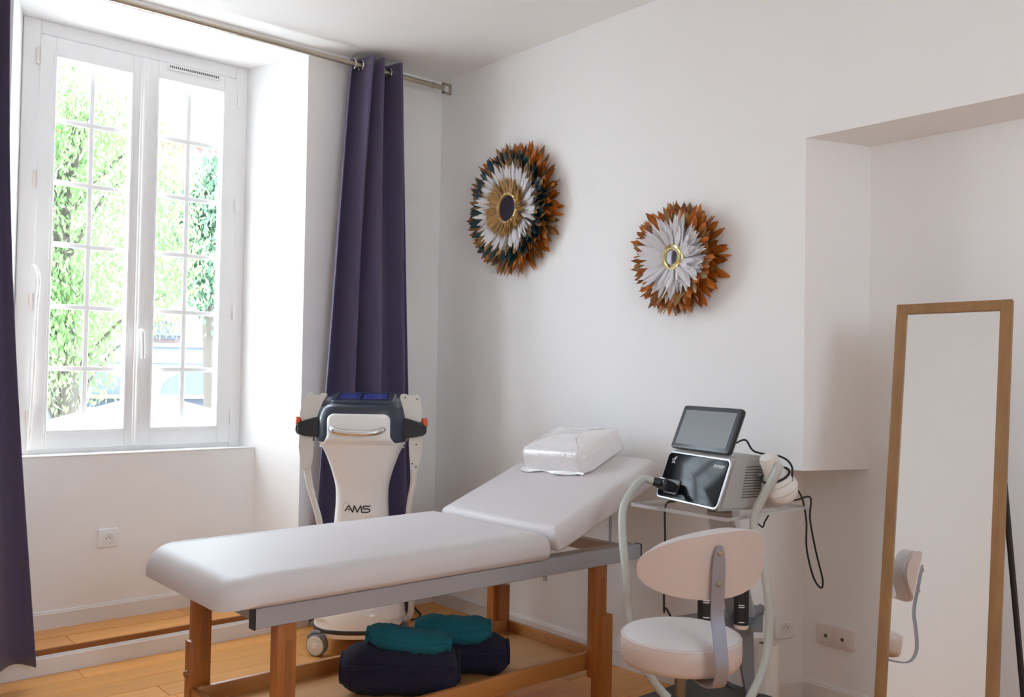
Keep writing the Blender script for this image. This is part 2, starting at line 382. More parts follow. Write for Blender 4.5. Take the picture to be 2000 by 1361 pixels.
g = G(); g.tube([(-2.045, Y0-.02, 1.79), (-2.035, Y0-.045, 1.78), (-2.022, Y0-.05, 1.72), (-2.028, Y0-.05, 1.6), (-2.035, Y0-.045, 1.2), (-2.045, Y0-.04, .93)], .0085, 8, 6); obj('pull_cord', g, PVC, win)

# ================================================================ OUTSIDE
gz = -1.3
g = G(); g.bb((-60, .7, gz-.2), (60, 90, gz)); struct('ground', g, ASPH, label='pale paved street outside the window', cat='street')
def tree(name, label, x, y, hz, rx, ry, z0, z1, n, m, seed, leaf=(.12, .045), nb=60):
    t = thing(name, label, 'tree', (x, y, gz))
    rn = random.Random(seed)
    g = G(); g.tube([(x, y, gz), (x+.1, y, gz+1.5), (x-.05, y+.1, (z0+z1)/2), (x+.1, y, z1-.5)], .2, 8, 3, rad=lambda u: 1-.75*u); obj('trunk', g, BARK, t)
    g = G(); cl = []
    for k in range(nb):
        a = rn.random()*2*PI; u = rn.random()**.5; hh = rn.random(); pr = math.sin(PI*(.12+.8*hh))**.6
        c = Vector((x+rx*u*pr*math.cos(a), y+ry*u*pr*math.sin(a), z0+(z1-z0)*hh)); cl.append(c)
    gb = G()
    for c in cl[::3]: gb.tube([(x, y, c.z-1.2), ((x+c.x)/2, (y+c.y)/2, c.z-.4), c], .035, 5, 2, rad=lambda u: 1-.8*u)
    obj('branch', gb, BARK, t)
    for k in range(n):
        c = rn.choice(cl); p = c+Vector((rn.gauss(0, .23), rn.gauss(0, .23), rn.gauss(-.1, .30)))
        if p.y < 9 and p.x > .5 and p.z < 1.75: continue
        d = Vector((rn.gauss(0, .5), rn.gauss(0, .5), -1+rn.gauss(0, .4))).normalized(); s_ = d.cross(Vector((rn.gauss(0, 1), rn.gauss(0, 1), rn.gauss(0, .3)))).normalized()
        L = leaf[0]*(.6+.8*rn.random()); w_ = leaf[1]*(.6+.8*rn.random())
        g.f([g.v(p), g.v(p+d*L*.45+s_*w_*.5), g.v(p+d*L), g.v(p+d*L*.45-s_*w_*.5)])
    o = obj('foliage', g, m, t, 0); o['kind'] = 'stuff'
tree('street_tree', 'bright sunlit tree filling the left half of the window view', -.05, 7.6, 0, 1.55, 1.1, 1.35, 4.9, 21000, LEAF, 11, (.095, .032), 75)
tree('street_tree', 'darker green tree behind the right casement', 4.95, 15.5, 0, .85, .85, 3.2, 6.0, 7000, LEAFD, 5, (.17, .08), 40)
# building across the street, placed square to the street
bc = Vector((9.5, 36, 0)); ba = R(-16)
BM = Matrix.Translation(bc) @ Matrix.Rotation(ba, 4, 'Z')
bl = thing('town_house', 'pink and grey town house across the street with arched shopfronts', 'building', (bc.x, bc.y, gz))
g = G(BM); g.bb((-16, 0, 2.3), (12, 8, 11.0)); obj('wall', g, PINKW, bl, 0)
g = G(BM); g.bb((-16, -.12, gz), (12, 7.9, 2.3)); obj('ground_floor', g, STONE, bl, 0)
g = G(BM); g.bb((-16, -.3, 2.15), (12, .0, 2.32)); g.bb((-16, -.2, 1.45), (12, .0, 1.52)); obj('cornice', g, STONE, bl, 0)
g = G(BM); g.rings([[(-16.4, -.6, 11), (12.4, -.6, 11), (12.4, 8.4, 11), (-16.4, 8.4, 11)], [(-15, 3.8, 13), (11, 3.8, 13), (11, 4.2, 13), (-15, 4.2, 13)]]); obj('roof', g, ROOF, bl, 0)
for x in (-12.2, -7.6, -3.0, 1.6, 6.2):
    for z0, hh in ((2.75, 2.5), (6.8, 2.2)):
        g = G(BM); g.bb((x-.75, -.08, z0-.25), (x+.75, .05, z0+hh+.2)); wn = obj('window', g, STONE, bl, 0)
        for sx in (-.5, .04):
            for k in range(3): g = G(BM); g.bb((x+sx, -.1, z0+.05+k*hh/3), (x+sx+.46, -.07, z0+hh/3-.08+k*hh/3)); obj('pane', g, WINDK, wn, 0)
        g = G(BM); g.bb((x-.8, -.5, z0+.75), (x+.8, -.46, z0+.8)); g.bb((x-.85, -.5, z0-.1), (x+.85, 0, z0-.02))
        for k in range(17): g.bb((x-.8+k*.1, -.5, z0-.05), (x-.78+k*.1, -.48, z0+.78))
        obj('balcony_railing', g, IRON, wn, 0)
        if z0 < 3:
            g = G(BM); rn = random.Random(int(x*10))
            for k in range(26): g.box((x-.7+1.4*rn.random(), -.38, z0+.5+.25*rn.random()), (.14, .14, .14), .03, 1)
            obj('flower_box', g, FLOWER, wn, 0)
for x in (-13, -9, -5, -1, 3, 7):
    pts = [(x-1.3, gz+.0), (x+1.3, gz+.0)]+[(x+1.3*math.cos(a*PI/10), .3+.8*math.sin(a*PI/10)) for a in range(0, 11)]
    g = G(BM @ Matrix.Rotation(R(90), 4, 'X')); g.prism(pts, .125, .2); ar = obj('arch_shopfront', g, WINDK, bl, 0)
    g = G(BM); g.bb((x-1.4, -1.2, -.05), (x+1.4, -.13, .08)); obj('shop_awning', g, YEL if x == -5 or x == -1 else CANVAS, ar, 0)
# parasol below the window, cars, bollards
ps = thing('street_parasol', 'large white canvas parasol close below the window', 'parasol', (.1, 5.0, gz))
g = G(); g.rings([[(.1+2.0*math.cos(a*PI/4), 5.0+1.7*math.sin(a*PI/4), .36) for a in range(8)], [(.1+2.0*math.cos(a*PI/4), 5.0+1.7*math.sin(a*PI/4), .52) for a in range(8)], [(.1+.04*math.cos(a*PI/4), 5.0+.04*math.sin(a*PI/4), 1.05) for a in range(8)]]); obj('canopy', g, CANVAS, ps, 0)
g = G(); g.cyl((.1, 5.0, gz), (.1, 5.0, 1.1), .035); obj('pole', g, IRON, ps)
def car(x, y, rz, m, label):
    M_ = Matrix.Translation((x, y, gz)) @ Matrix.Rotation(rz, 4, 'Z'); t = thing('parked_car', label, 'car', (x, y, gz))
    prof = [(-2.1, .3), (-2.1, .85), (-1.6, .95), (-1.0, 1.4), (.7, 1.4), (1.3, .95), (2.05, .8), (2.1, .3)]
    g = G(M_ @ Matrix.Rotation(R(90), 4, 'X')); g.prism(prof, -.85, .85); obj('body', g, m, t, 0)
    g = G(M_); g.bb((-1.3, -.87, .95), (1.0, .87, 1.32)); obj('windows', g, WINDK, t, 0)
    for sx in (-1.3, 1.3):
        for sy in (-.8, .8): g = G(M_); g.cyl((sx, sy-.1, .33), (sx, sy+.1, .33), .33, n=18); obj('wheel', g, RUBBER, t)
car(4.4, 23, R(-16), CARB, 'blue parked car across the street behind the right casement')
car(-.6, 24, R(-16), STONE, 'pale grey parked car across the street behind the left casement')

# ================================================================ CURTAINS
rod = thing('curtain_rod', 'brushed nickel curtain rod with an open square finial', 'curtain rod', (-1.5, -.13, 2.932))
RY = -.13; RZ = 2.932
g = G(); g.cyl((-3.1, RY, RZ), (-.14, RY, RZ), .0125, n=20); g.cyl((-1.3, RY, RZ), (-.105, RY, RZ), .0145, n=20); g.cyl((-.16, RY, RZ), (-.150, RY, RZ), .018, n=20); obj('pole', g, NICKEL, rod)
g = G(Matrix.Translation((-.062, RY, RZ)) @ Matrix.Rotation(R(0), 4, 'X'))
g.cyl((-.05, 0, 0), (-.028, 0, 0), .011, n=14)
q = .030
for a, b_ in (((-q, -.008, -q), (-q+.012, .008, q)), ((q-.012, -.008, -q), (q, .008, q)), ((-q, -.008, q-.012), (q, .008, q)), ((-q, -.008, -q), (q, .008, -q+.012))): g.bb(a, b_, .002, 1)
obj('finial', g, NICKEL, rod, 30)
g = G(); g.cyl((-.50, RY, RZ), (-.50, 0, RZ), .007, n=10); g.cyl((-.50, -.004, RZ), (-.50, -.0005, RZ), .02, n=16); obj('bracket', g, NICKEL, rod)
g = G(); g.cyl((-2.95, RY, RZ), (-2.95, 0, RZ), .007, n=10); g.cyl((-2.95, -.004, RZ), (-2.95, -.0005, RZ), .02, n=16); obj('bracket', g, NICKEL, rod)
def curtain(label, x0t, x1t, x0b, x1b, zb, folds, seed, amp=.065, ev=.8):
    t = thing('curtain', label, 'curtain', ((x0t+x1t)/2, RY, zb), 'purple eyelet curtains')
    rn = random.Random(seed); ph = [rn.uniform(-.5, .5) for _ in range(8)]; wv = [rn.uniform(.6, 1.3) for _ in range(folds+3)]
    g = G(); nu = folds*14; nv = 46; zt = RZ+.045; rows = []
    for j in range(nv+1):
        v = j/nv; z = zt+(zb-zt)*v; rowv = []
        e = v**ev
        for i in range(nu+1):
            u = i/nu; xa = x0t+(x0b-x0t)*e; xb = x1t+(x1b-x1t)*e
            a = 2*PI*folds/2*u+ph[0]*v
            k = amp*(1-.25*v)*(wv[int(u*folds)]*min(1, v*3)+1*(1-min(1, v*3)))
            yy = RY+k*math.sin(a)+.012*v*math.sin(3.1*u*folds+ph[1]*6+v*2)
            xx = xa+(xb-xa)*u+.022*(.4+v)*math.sin(a*.5+ph[2])+.006*math.sin(v*5+u*9)
            z2 = z+(.008*math.sin(a*1+1) if j == nv else 0)
            rowv.append(g.v((xx, min(yy, -.02), z2)))
        rows.append(rowv)
    for a, b_ in zip(rows[:-1], rows[1:]):
        for i in range(nu): g.f([a[i], a[i+1], b_[i+1], b_[i]])
    o = obj('drape', g, PURPLE, t, 180)
    md = o.modifiers.new('thick', 'SOLIDIFY'); md.thickness = .003
    for k in range(folds):
        u = (k+.5)/folds*1.0; u = k/folds+.0; x = x0t+(x1t-x0t)*(k+.02)/folds+.002
        g = G()
        ring = [(x, RY+.026*math.cos(q*PI/10), RZ+.026*math.sin(q*PI/10)) for q in range(20)]
        g.tube(ring, .0045, 8, 0, closed=True); obj('eyelet', g, CHROME, t)
    return t
curtain('purple curtain on the right, hanging in front of the wall corner', -.672, -.366, -.86, -.185, .03, 7, 4, .078)
curtain('purple curtain at the left edge of the picture', -2.80, -2.290, -2.80, -2.145, .085, 9, 9, .065, 1.6)

# ================================================================ SOCKETS
def socket(label, M_, double=False):
    t = thing('wall_socket', label, 'socket', M_.translation)
    wd = .165 if double else .098
    g = G(M_); g.slab(wd, .092 if not double else .085, .012, .001, .006, .010, 3); pl = obj('plate', g, IVORY if double else PVC, t)
    for dx in ((-.036, .036) if double else (0,)):
        g = G(M_); g.slab(.058 if double else .05, .058 if double else .05, .003, .0005, .0015, .004, 2, Matrix.Translation((dx, 0, .0115))); obj('insert', g, IVORY if double else PVC, t)
        if double: g = G(M_); g.cyl((dx, -.004, .0140), (dx, -.004, .0155), .0075, n=14); obj('hole', g, HOLE, t)
        else:
            g = G(M_); g.lathe([(.0235, .014), (.0235, .0165), (.0205, .0165), (.0195, .0148), (.0005, .0148)], n=28); obj('recess', g, TRIM, t)
            for sx, sy, r in ((-.0095, 0, .0025), (.0095, 0, .0025), (0, .009, .0022)): g = G(M_); g.cyl((sx, sy, .0148), (sx, sy, .0158), r*1.15, n=10); obj('pin_hole', g, HOLE, t)
    return t
RX = Matrix.Rotation(R(90), 4, 'X')
socket('single white socket on the panel under the window', Matrix.Translation((-1.70, .3299, .497)) @ RX)
sa = math.atan2(-.104, .3)
socket('single white socket beside the paper roll at the end of the long wall', Matrix.Translation((.207, -2.1622, .298)) @ Matrix.Rotation(sa, 4, 'Z') @ RX)
socket('double ivory socket plate low in the niche beside the mirror', Matrix.Translation((.2999, -2.342, .286)) @ Matrix.Rotation(R(-90), 4, 'Z') @ RX, True)

# ================================================================ FEATHER DISCS
def feather_src(name, m, L, Wd, curl, tip=.6, seg=5):
    g = G(); rows = []
    for i in range(seg+1):
        u = i/seg; wdt = Wd*(math.sin(PI*min(1, u/tip*.5)) if u < tip else math.cos(PI/2*(u-tip)/(1-tip))**.8)*.5+.0006
        z = curl*u*u; rows.append([g.v((-wdt, L*u, z-.10*wdt)), g.v((0, L*u, z+.18*wdt)), g.v((wdt, L*u, z-.10*wdt))])
    for a, b_ in zip(rows[:-1], rows[1:]):
        for k in (0, 1): g.f([a[k], a[k+1], b_[k+1], b_[k]])
    me = bpy.data.meshes.new(name); g.b.to_mesh(me); g.b.free(); me.materials.append(m)
    me.polygons.foreach_set('use_smooth', [True]*len(me.polygons)); return me
def disc(label, yc, zc, spec, seed, centre):
    """local frame on the wall: X = along -y (image right), Y = up, Z = out of the wall (-x)"""
    t = thing('feather_wall_disc', label, 'wall decoration', (-.02, yc, zc), 'round feather wall hangings')
    B = Matrix(((0, 0, -1, 0), (-1, 0, 0, 0), (0, 1, 0, 0), (0, 0, 0, 1)))
    rn = random.Random(seed)
    g = G(Matrix.Translation((-.02, yc, zc)) @ B); g.lathe([(.002, -.019), (spec[0][3]*.8, -.019), (spec[0][3]*.8, .004), (.002, .010)], n=36); obj('backing', g, FBRONZE.copy() if False else GREYL, t)
    for (nm, ms, n, r0, L, Wd, z, tilt, jl) in spec:
        src = [feather_src(nm, m_, L, Wd, cu) for m_ in ms for cu in (.008, .02, -.01)]
        for k in range(n):
            a = 2*PI*(k+rn.uniform(-.35, .35))/n; me = rn.choice(src)
            o = bpy.data.objects.new(nm, me); C.objects.link(o); o.parent = t
            s_ = 1+rn.uniform(-jl, jl)
            M_ = B @ Matrix.Rotation(a, 4, 'Z') @ Matrix.Translation((0, r0, z+rn.uniform(-.006, .010))) @ Matrix.Rotation(R(tilt+rn.uniform(-9, 9)), 4, 'X') @ Matrix.Rotation(R(rn.uniform(-14, 14)), 4, 'Z') @ Matrix.Rotation(R(rn.uniform(-35, 35)), 4, 'Y') @ Matrix.Diagonal((rn.uniform(.75, 1.2), s_, 1, 1))
            o.matrix_local = M_
    centre(t, Matrix.Translation((-.02, yc, zc)) @ B)
def c_big(t, M_):
    g = G(M_); g.lathe([(.068, .050), (.082, .050), (.086, .060), (.080, .068), (.070, .068), (.066, .058)], n=44); obj('gold_rim', g, GOLD, t)
    g = G(M_); g.lathe([(.003, .060), (.068, .058), (.068, .054), (.002, .054)], n=40); obj('mirror', g, DKMIRROR, t)
def c_small(t, M_):
    g = G(M_); g.lathe([(.034, .045), (.058, .045), (.060, .056), (.054, .062), (.044, .058), (.034, .064), (.031, .058)], n=44); obj('gold_rim', g, PALEGOLD, t)
    g = G(M_); g.lathe([(.003, .060), (.033, .058), (.033, .054), (.002, .054)], n=40); obj('mirror', g, GYMIRROR, t)
disc('large round feather hanging with brown, teal, white and gold rings, nearest the curtain', -.700, 2.176, [
    ('brown_feather', [FBROWN, FBROWN, FBRONZE], 150, .215, .130, .030, .002, 4, .18),
    ('brown_feather', [FBROWN], 120, .20, .125, .030, .016, 16, .18),
    ('teal_feather', [FTEAL, FTEAL, FBRONZE], 140, .190, .118, .030, .028, 12, .15),
    ('teal_feather', [FTEAL], 90, .180, .105, .028, .036, 18, .15),
    ('bronze_feather', [FBRONZE], 90, .18, .088, .020, .044, 18, .12),
    ('white_feather', [FWHITE], 170, .085, .150, .022, .046, 8, .10),
    ('gold_feather', [FGOLD], 260, .065, .090, .009, .060, 12, .10)], 2, c_big)
disc('smaller round feather hanging with brown outer and white inner ring, above the trolley', -1.787, 1.828, [
    ('brown_feather', [FBROWN, FBROWN, FBRONZE], 110, .115, .128, .034, .004, 4, .2),
    ('brown_feather', [FBROWN], 90, .110, .112, .034, .018, 16, .2),
    ('bronze_feather', [FBRONZE, FBROWN], 30, .12, .100, .028, .028, 20, .15),
    ('white_feather', [FWHITE], 100, .035, .150, .026, .034, 9, .14),
    ('white_feather', [FWHITE], 70, .03, .115, .024, .044, 14, .15)], 6, c_small)

# ================================================================ TREATMENT COUCH
YN, YF = -1.835, -1.105
cou = thing('treatment_couch', 'white padded treatment couch on an orange beech frame with raised backrest', 'treatment couch', (-1.2, -1.47, 0))
L1 = 1.245; g = G()
g.slab(L1, YF-YN, .102, .030, .060, .10, 8, Matrix.Translation((-.795-L1/2, (YN+YF)/2, .638)), 8, rc2=.022)
for v in g.b.verts:      # top edge stays crisper at the hinge, foot end slopes
    if v.co.x < -1.86: v.co.z -= .030*((-1.86-v.co.x)/.18)**1.5 if v.co.z > .66 else 0
obj('mattress', g, LEATHER, cou, 60)
ang = math.atan(.392); HM = Matrix.Translation((-.790, (YN+YF)/2, .742)) @ Matrix.Rotation(-ang, 4, 'Y')
L2 = .672; g = G(HM @ Matrix.Rotation(PI, 4, 'Z')); g.slab(L2, YF-YN, .088, .016, .045, .085, 8, Matrix.Translation((-L2/2, 0, -.088)), 8, rc2=.020)
obj('headrest', g, LEATHER, cou, 60)
for y in (YN+.035, YF-.035):   # metal side rails
    g = G(); g.bb((-1.945, y-.016, .580), (-.285, y+.016, .638), .002, 1); rl = obj('side_rail', g, GREYM, cou, 30)
    for x in (-1.947, -.283): g = G(); g.bb((x-.003, y-.0175, .578), (x+.003, y+.0175, .640), .001, 1); obj('end_cap', g, BLACKP, rl, 30)
for x in (-1.90, -1.10, -.34): g = G(); g.bb((x-.022, YN+.052, .585), (x+.022, YF-.052, .632), .003, 1); obj('cross_bar', g, BARW if x > -.5 else GREYM, cou, 30)
for y in (YN+.06, YF-.09): g = G(); g.bb((-.792, y, .628), (-.30, y+.03, .64)); obj('ratchet_bar', g, BARW, cou, 30)
for y in (YN+.12, YF-.12): g = G(); g.cyl((-.36, y, .64), (-.36, y, .82), .006, n=10); obj('support_rod', g, STEELB, cou)
g = G(); g.cyl((-.80, YN+.035, .56), (-.80, YN+.035, .582), .008, n=12); obj('bolt', g, STEELB, cou)
for sx, x in ((-1, -1.838), (1, -.50)):
    for sy, y in ((-1, YN+.055), (1, YF-.055)):
        # sliding inner leg, slotted, and outer foot board
        g = G(); g.bb((x-.031, y-.024, .14), (x+.031, y+.024, .585), .004, 2); lg = obj('leg', g, BEECH, cou, 30)
        g = G(); g.slab(.018, .22, .0015, .0002, .0005, .009, 1, Matrix.Translation((x+.006, y-.0242, .42)) @ RX); obj('slot', g, NOSE, lg)
        for z in (.345, .20): g = G(); g.cyl((x+.004, y-.026, z), (x+.004, y-.022, z), .006, n=12); obj('screw', g, NOSE, lg)
        xo = x+sx*.020 if sx > 0 else (x if sy < 0 else x-.016)
        pr_y = .040 if sx > 0 else .021
        g = G(); g.bb((xo-(.030 if sx > 0 else .0295), y-pr_y, 0), (xo+(.030 if sx > 0 else .0295), y+.020, .385 if sx > 0 or sy > 0 else .30), .004, 2); ft = obj('foot', g, BEECH, cou, 30)
        for z in (.275, .155): g = G(); g.cyl((xo+sx*.029, y-.01, z), (xo+sx*.041, y-.01, z), .013, .010, n=16); obj('knob', g, NOSE, ft)
# lower tray
yn2, yf2 = YN+.055, YF-.055
for y, sgn in ((yn2+.036, 1), (yf2-.036, -1)): g = G(); g.bb((-1.86, y-.011, .165), (-.47, y+.011, .232), .004, 2); obj('tray_rail', g, BEECHX, cou, 30)
for x in (-1.865, -.445): g = G(); g.bb((x-.012, yn2+.026, .178), (x+.012, yf2-.026, .225), .004, 2); obj('tray_end', g, BEECHX, cou, 30)
g = G(); g.bb((-1.855, yn2+.047, .170), (-.455, yf2-.047, .180)); obj('tray_board', g, PLY, cou, 0)

# pillow wrapped in plastic, lying on the headrest
MP = HM @ Matrix.Translation((.570, .070, .0005)) @ Matrix.Rotation(R(3), 4, 'Z')
g = G(); g.slab(.30, .385, .10, .012, .036, .05, 5, MP, 6, dome=.022)
rn = random.Random(5)
for v in g.b.verts: v.co += Vector((rn.gauss(0, .0014), rn.gauss(0, .0014), rn.gauss(0, .0014)))
pw = thing('wrapped_pillow', 'white pillow sealed in crinkled clear plastic on the couch headrest', 'pillow', MP.translation)
obj('cushion', g, PLASTICW, pw, 60)
g = G(MP); n = 40
rr = []
for k in range(13):
    u = .04+.92*k/12; rr.append([(-.149+.006*math.sin(9*u), -.20+.40*u, .012+.003*math.sin(7*u)), (-.163+.01*math.sin(13*u), -.203+.406*u, .006+.003*math.sin(21*u))])
vv = [[g.v(p) for p in r_] for r_ in rr]
for a, b_ in zip(vv[:-1], vv[1:]): g.f([a[0], a[1], b_[1], b_[0]])
obj('plastic_seam', g, PLASTICW, pw, 60)

# towels on the tray
def towel(label, c, d, L, rx, rz, m, seed, group, flat=.93):
    """a rolled towel: spiral cross-section, axis along d"""
    rn = random.Random(seed); c = Vector(c); d = Vector((d[0], d[1], d[2] if len(d) > 2 else 0)).normalized(); s_ = Vector((-d.y, d.x, 0)).normalized(); u_ = d.cross(s_)*1.0
    if u_.z < 0: u_ = -u_
    n = 34; g = G(); rr = []; NL = 26
    ph = rn.random()*6
    for j in range(NL+1):
        v = j/NL; e = min(v, 1-v)*L
        k = 1-.42*max(0, 1-e/.07)**2.4
        ring = []
        for i in range(n):
            a = 2*PI*i/n; lump = 1+.035*math.sin(3*a+ph+4*v)+.02*math.sin(7*v*3+a*2)+.02*math.sin(15*v+ph+5*a)
            px = math.copysign(abs(math.cos(a))**flat, math.cos(a)); pz = math.copysign(abs(math.sin(a))**flat, math.sin(a))
            ring.append(c+d*(v-.5)*L+s_*px*rx*k*lump+u_*(pz*rz*k*lump+.006*math.sin(5*v+ph))+Vector((rn.gauss(0, .001),)*3))
        rr.append(ring)
    g.rings(rr)
    t = thing('rolled_towel', label, 'towel', (c.x, c.y, c.z-rz), group); obj('roll', g, m, t, 180)
    for sgn in (1, -1):
        g = G(); pts = []
        for i in range(70):
            a = i*.28; q_ = .12+.78*(1-i/70); pts.append(c+d*sgn*(L/2+.001)+s_*rx*.72*q_*math.cos(a)+u_*rz*.72*q_*math.sin(a))
        g.tube(pts, .0075, 6, 0); obj('spiral_edge', g, m, t, 180)
    g = G(); pts = [c+d*(v-.5)*L*.97+s_*(-rx*.93)+u_*(rz*.30+.008*math.sin(6*v+ph)) for v in [i/16 for i in range(17)]]
    g.tube(pts, .010, 6, 2); obj('flap_edge', g, m, t, 180)
towel('large navy rolled towel at the front of the couch tray', (-1.255, -1.538, .264), (.80, -.60), .41, .112, .086, NAVY, 1, 'rolled towels on the couch tray')
towel('navy rolled towel behind and right of the front navy one', (-.960, -1.495, .252), (.80, -.60), .37, .098, .073, NAVY, 2, 'rolled towels on the couch tray')
towel('teal rolled towel lying on the front navy roll', (-1.245, -1.570, .372), (.80, -.60, -.10), .29, .054, .042, TEAL, 3, 'rolled towels on the couch tray')
towel('teal rolled towel lying on the rear navy roll, farther right', (-1.005, -1.515, .353), (.80, -.60), .275, .062, .052, TEAL, 4, 'rolled towels on the couch tray')

# ================================================================ BEAUTY MACHINE
mx_, my_ = -.775, -.47
fa = math.atan2(-.856, -.517)-R(7)      # direction the machine faces
MM = Matrix.Translation((mx_, my_, 0)) @ Matrix.Rotation(fa+PI/2, 4, 'Z')   # local -Y = front, +X = image right
mc = thing('beauty_machine', 'white and black upright beauty machine with two side handpieces', 'machine', (mx_, my_, 0))
def sring(hx, hy, z, yo=0, n=44, e=.62):
    return [(math.copysign(abs(math.cos(2*PI*i/n))**e, math.cos(2*PI*i/n))*hx, yo+math.copysign(abs(math.sin(2*PI*i/n))**e, math.sin(2*PI*i/n))*hy, z) for i in range(n)]
prof = [(.215, .19, .17, 0), (.205, .18, .22, 0), (.175, .15, .30, .01), (.15, .12, .42, .015), (.135, .11, .54, .02), (.127, .105, .64, .02), (.124, .105, .70, .02), (.127, .11, .77, .02), (.148, .12, .85, .015), (.178, .135, .93, .01), (.208, .145, .985, 0), (.205, .145, 1.02, 0)]
def lerp_prof(pr, z):
    for a, b_ in zip(pr[:-1], pr[1:]):
        if a[2] <= z <= b_[2]:
            t = (z-a[2])/(b_[2]-a[2]); t = t*t*(3-2*t) if False else t
            return tuple(a[k]+(b_[k]-a[k])*t for k in (0, 1, 3))
    return (pr[-1][0], pr[-1][1], pr[-1][3]) if z > pr[-1][2] else (pr[0][0], pr[0][1], pr[0][3])
def smprof(pr, n):
    P = smooth([Vector((a, b_, z)) for a, b_, z, yo in pr], 4); Q = smooth([Vector((yo, 0, z)) for a, b_, z, yo in pr], 4)
    return [(p.x, p.y, p.z, q_.x) for p, q_ in zip(P, Q)]
g = G(MM); sp = smprof(prof, 4); g.rings([sring(a, b_, z, yo) for a, b_, z, yo in sp]); obj('body', g, WHITEP, mc, 60)
# black back column: a darker wider spine behind
hp = [(.212, .152, .985, .0), (.217, .160, 1.00, .0), (.219, .163, 1.06, .0), (.215, .163, 1.11, .0), (.202, .157, 1.146, .0), (.190, .150, 1.158, .0)]
g = G(MM); sp2 = smprof(hp, 4); rr = [sring(a, b_, z, yo) for a, b_, z, yo in sp2]
rr.append([(x*.97, y_*.97, 1.163+(y_+.15)*.16) for x, y_, z in sring(.182, .146, 1.18)])
g.rings(rr); hdc = obj('head_cover', g, NAVYP, mc, 60)
def on_front(x, z, pr, off, e=.62):
    a, b_, yo = lerp_prof(pr, z); c_ = min(abs(x)/a, .999)**(1/e); s_ = math.sqrt(max(0, 1-c_*c_))**e
    return (x, yo-b_*s_-off, z)
# white front panel rising into the black head
g = G(MM); rows = []
for j in range(27):
    z = .955+j*.165/26; t = z-(1.118-.028)
    hw = .146 if z > 1.02 else .146+.058*((1.02-z)/.065)**1.6
    if t > 0: hw -= .028-math.sqrt(max(0, .028**2-t*t))
    rows.append([g.v(on_front(-hw-.004+2*hw*i/20, z, hp if z > .985 else [(a+.004, b_+.007, zz, yo) for a, b_, zz, yo in prof], (.004 if z > 1.0 else .004-.024*(1.0-z)/.045))) for i in range(21)])
for a, b_ in zip(rows[:-1], rows[1:]):
    for i in range(20): g.f([a[i], a[i+1], b_[i+1], b_[i]])
o = obj('front_panel', g, WHITEP, mc, 60); md = o.modifiers.new('t', 'SOLIDIFY'); md.thickness = .006; md.offset = 0
# screen on the tilted top
TM = MM @ Matrix.Translation((0, .005, 1.184)) @ Matrix.Rotation(R(9.2), 4, 'X')
g = G(TM); g.slab(.30, .25, .014, .002, .006, .04, 3, Matrix.Translation((0, 0, .0))); obj('top_bezel', g, NAVYP, mc, 50)
g = G(TM); g.bb((-.125, -.085, .0135), (.125, .085, .0155), .001, 1); sc = obj('touch_screen', g, SCREENK, mc, 0)
for a, b_ in (((-.11, -.07, .0155), (-.015, .065, .0162)), ((0, -.07, .0155), (.11, .065, .0162))): g = G(TM); g.bb(a, b_); obj('lit_panel', g, BLUES, sc, 0)
# chrome handle
hz_ = 1.045; y0_ = on_front(0, hz_, hp, 0)[1]
g = G(MM); g.tube([(-.125, y0_+.01, hz_+.006), (-.122, y0_-.022, hz_+.004), (-.100, y0_-.040, hz_-.004), (-.04, y0_-.047, hz_-.010), (.04, y0_-.047, hz_-.010), (.085, y0_-.040, hz_-.004), (.107, y0_-.022, hz_+.004), (.110, y0_+.01, hz_+.006)], .0155, 12, 6); obj('handle', g, CHROME, mc)
# AMS lettering as raised strokes on the body front
def stroke(pts2, wdt, m, name, parent, pr, k=0):
    g = G(MM)
    for a, b_ in zip(pts2[:-1], pts2[1:]):
        a = Vector((*a, 0)); b_ = Vector((*b_, 0)); d = (b_-a).normalized(); nn = Vector((-d.y, d.x, 0))*wdt/2; a = a-d*wdt*.3; b_ = b_+d*wdt*.3; L_ = []
        for q_ in range(5): p = a.lerp(b_, q_/4); L_.append([g.v(on_front((p+nn*s_).x, (p+nn*s_).y, pr, .0022)) for s_ in (-1, 1)])
        for u_, v_ in zip(L_[:-1], L_[1:]): g.f([u_[0], v_[0], v_[1], u_[1]])
    return obj(name, g, m, parent, 0)
def smp(a): return [(p[0], p[1]) for p in a]
lx = lambda px: (px-690.5)*.00240-.018
lz = lambda py: .668-(py-982)*.00240
def zc(px, py): return (lx(640+px*.07), lz(930+py*.07))   # strokes read off the lettering
spb = [(a, b_, z, yo) for a, b_, z, yo in sp]
stroke([zc(425, 800), zc(525, 645), zc(640, 830), zc(685, 650), zc(765, 830), zc(860, 650), zc(895, 835), zc(1060, 835), zc(1115, 810), zc(1115, 760), zc(1060, 738), zc(950, 738), zc(918, 710), zc(940, 665), zc(1125, 662)], .0058, BLACKL, 'lettering', mc, spb)
stroke([zc(510, 758), zc(575, 758)], .005, BLACKL, 'lettering', mc, spb)
stroke([zc(350, 740), zc(370, 640), zc(435, 540), zc(520, 610)], .0022, GREYL, 'logo_arc', mc, spb)
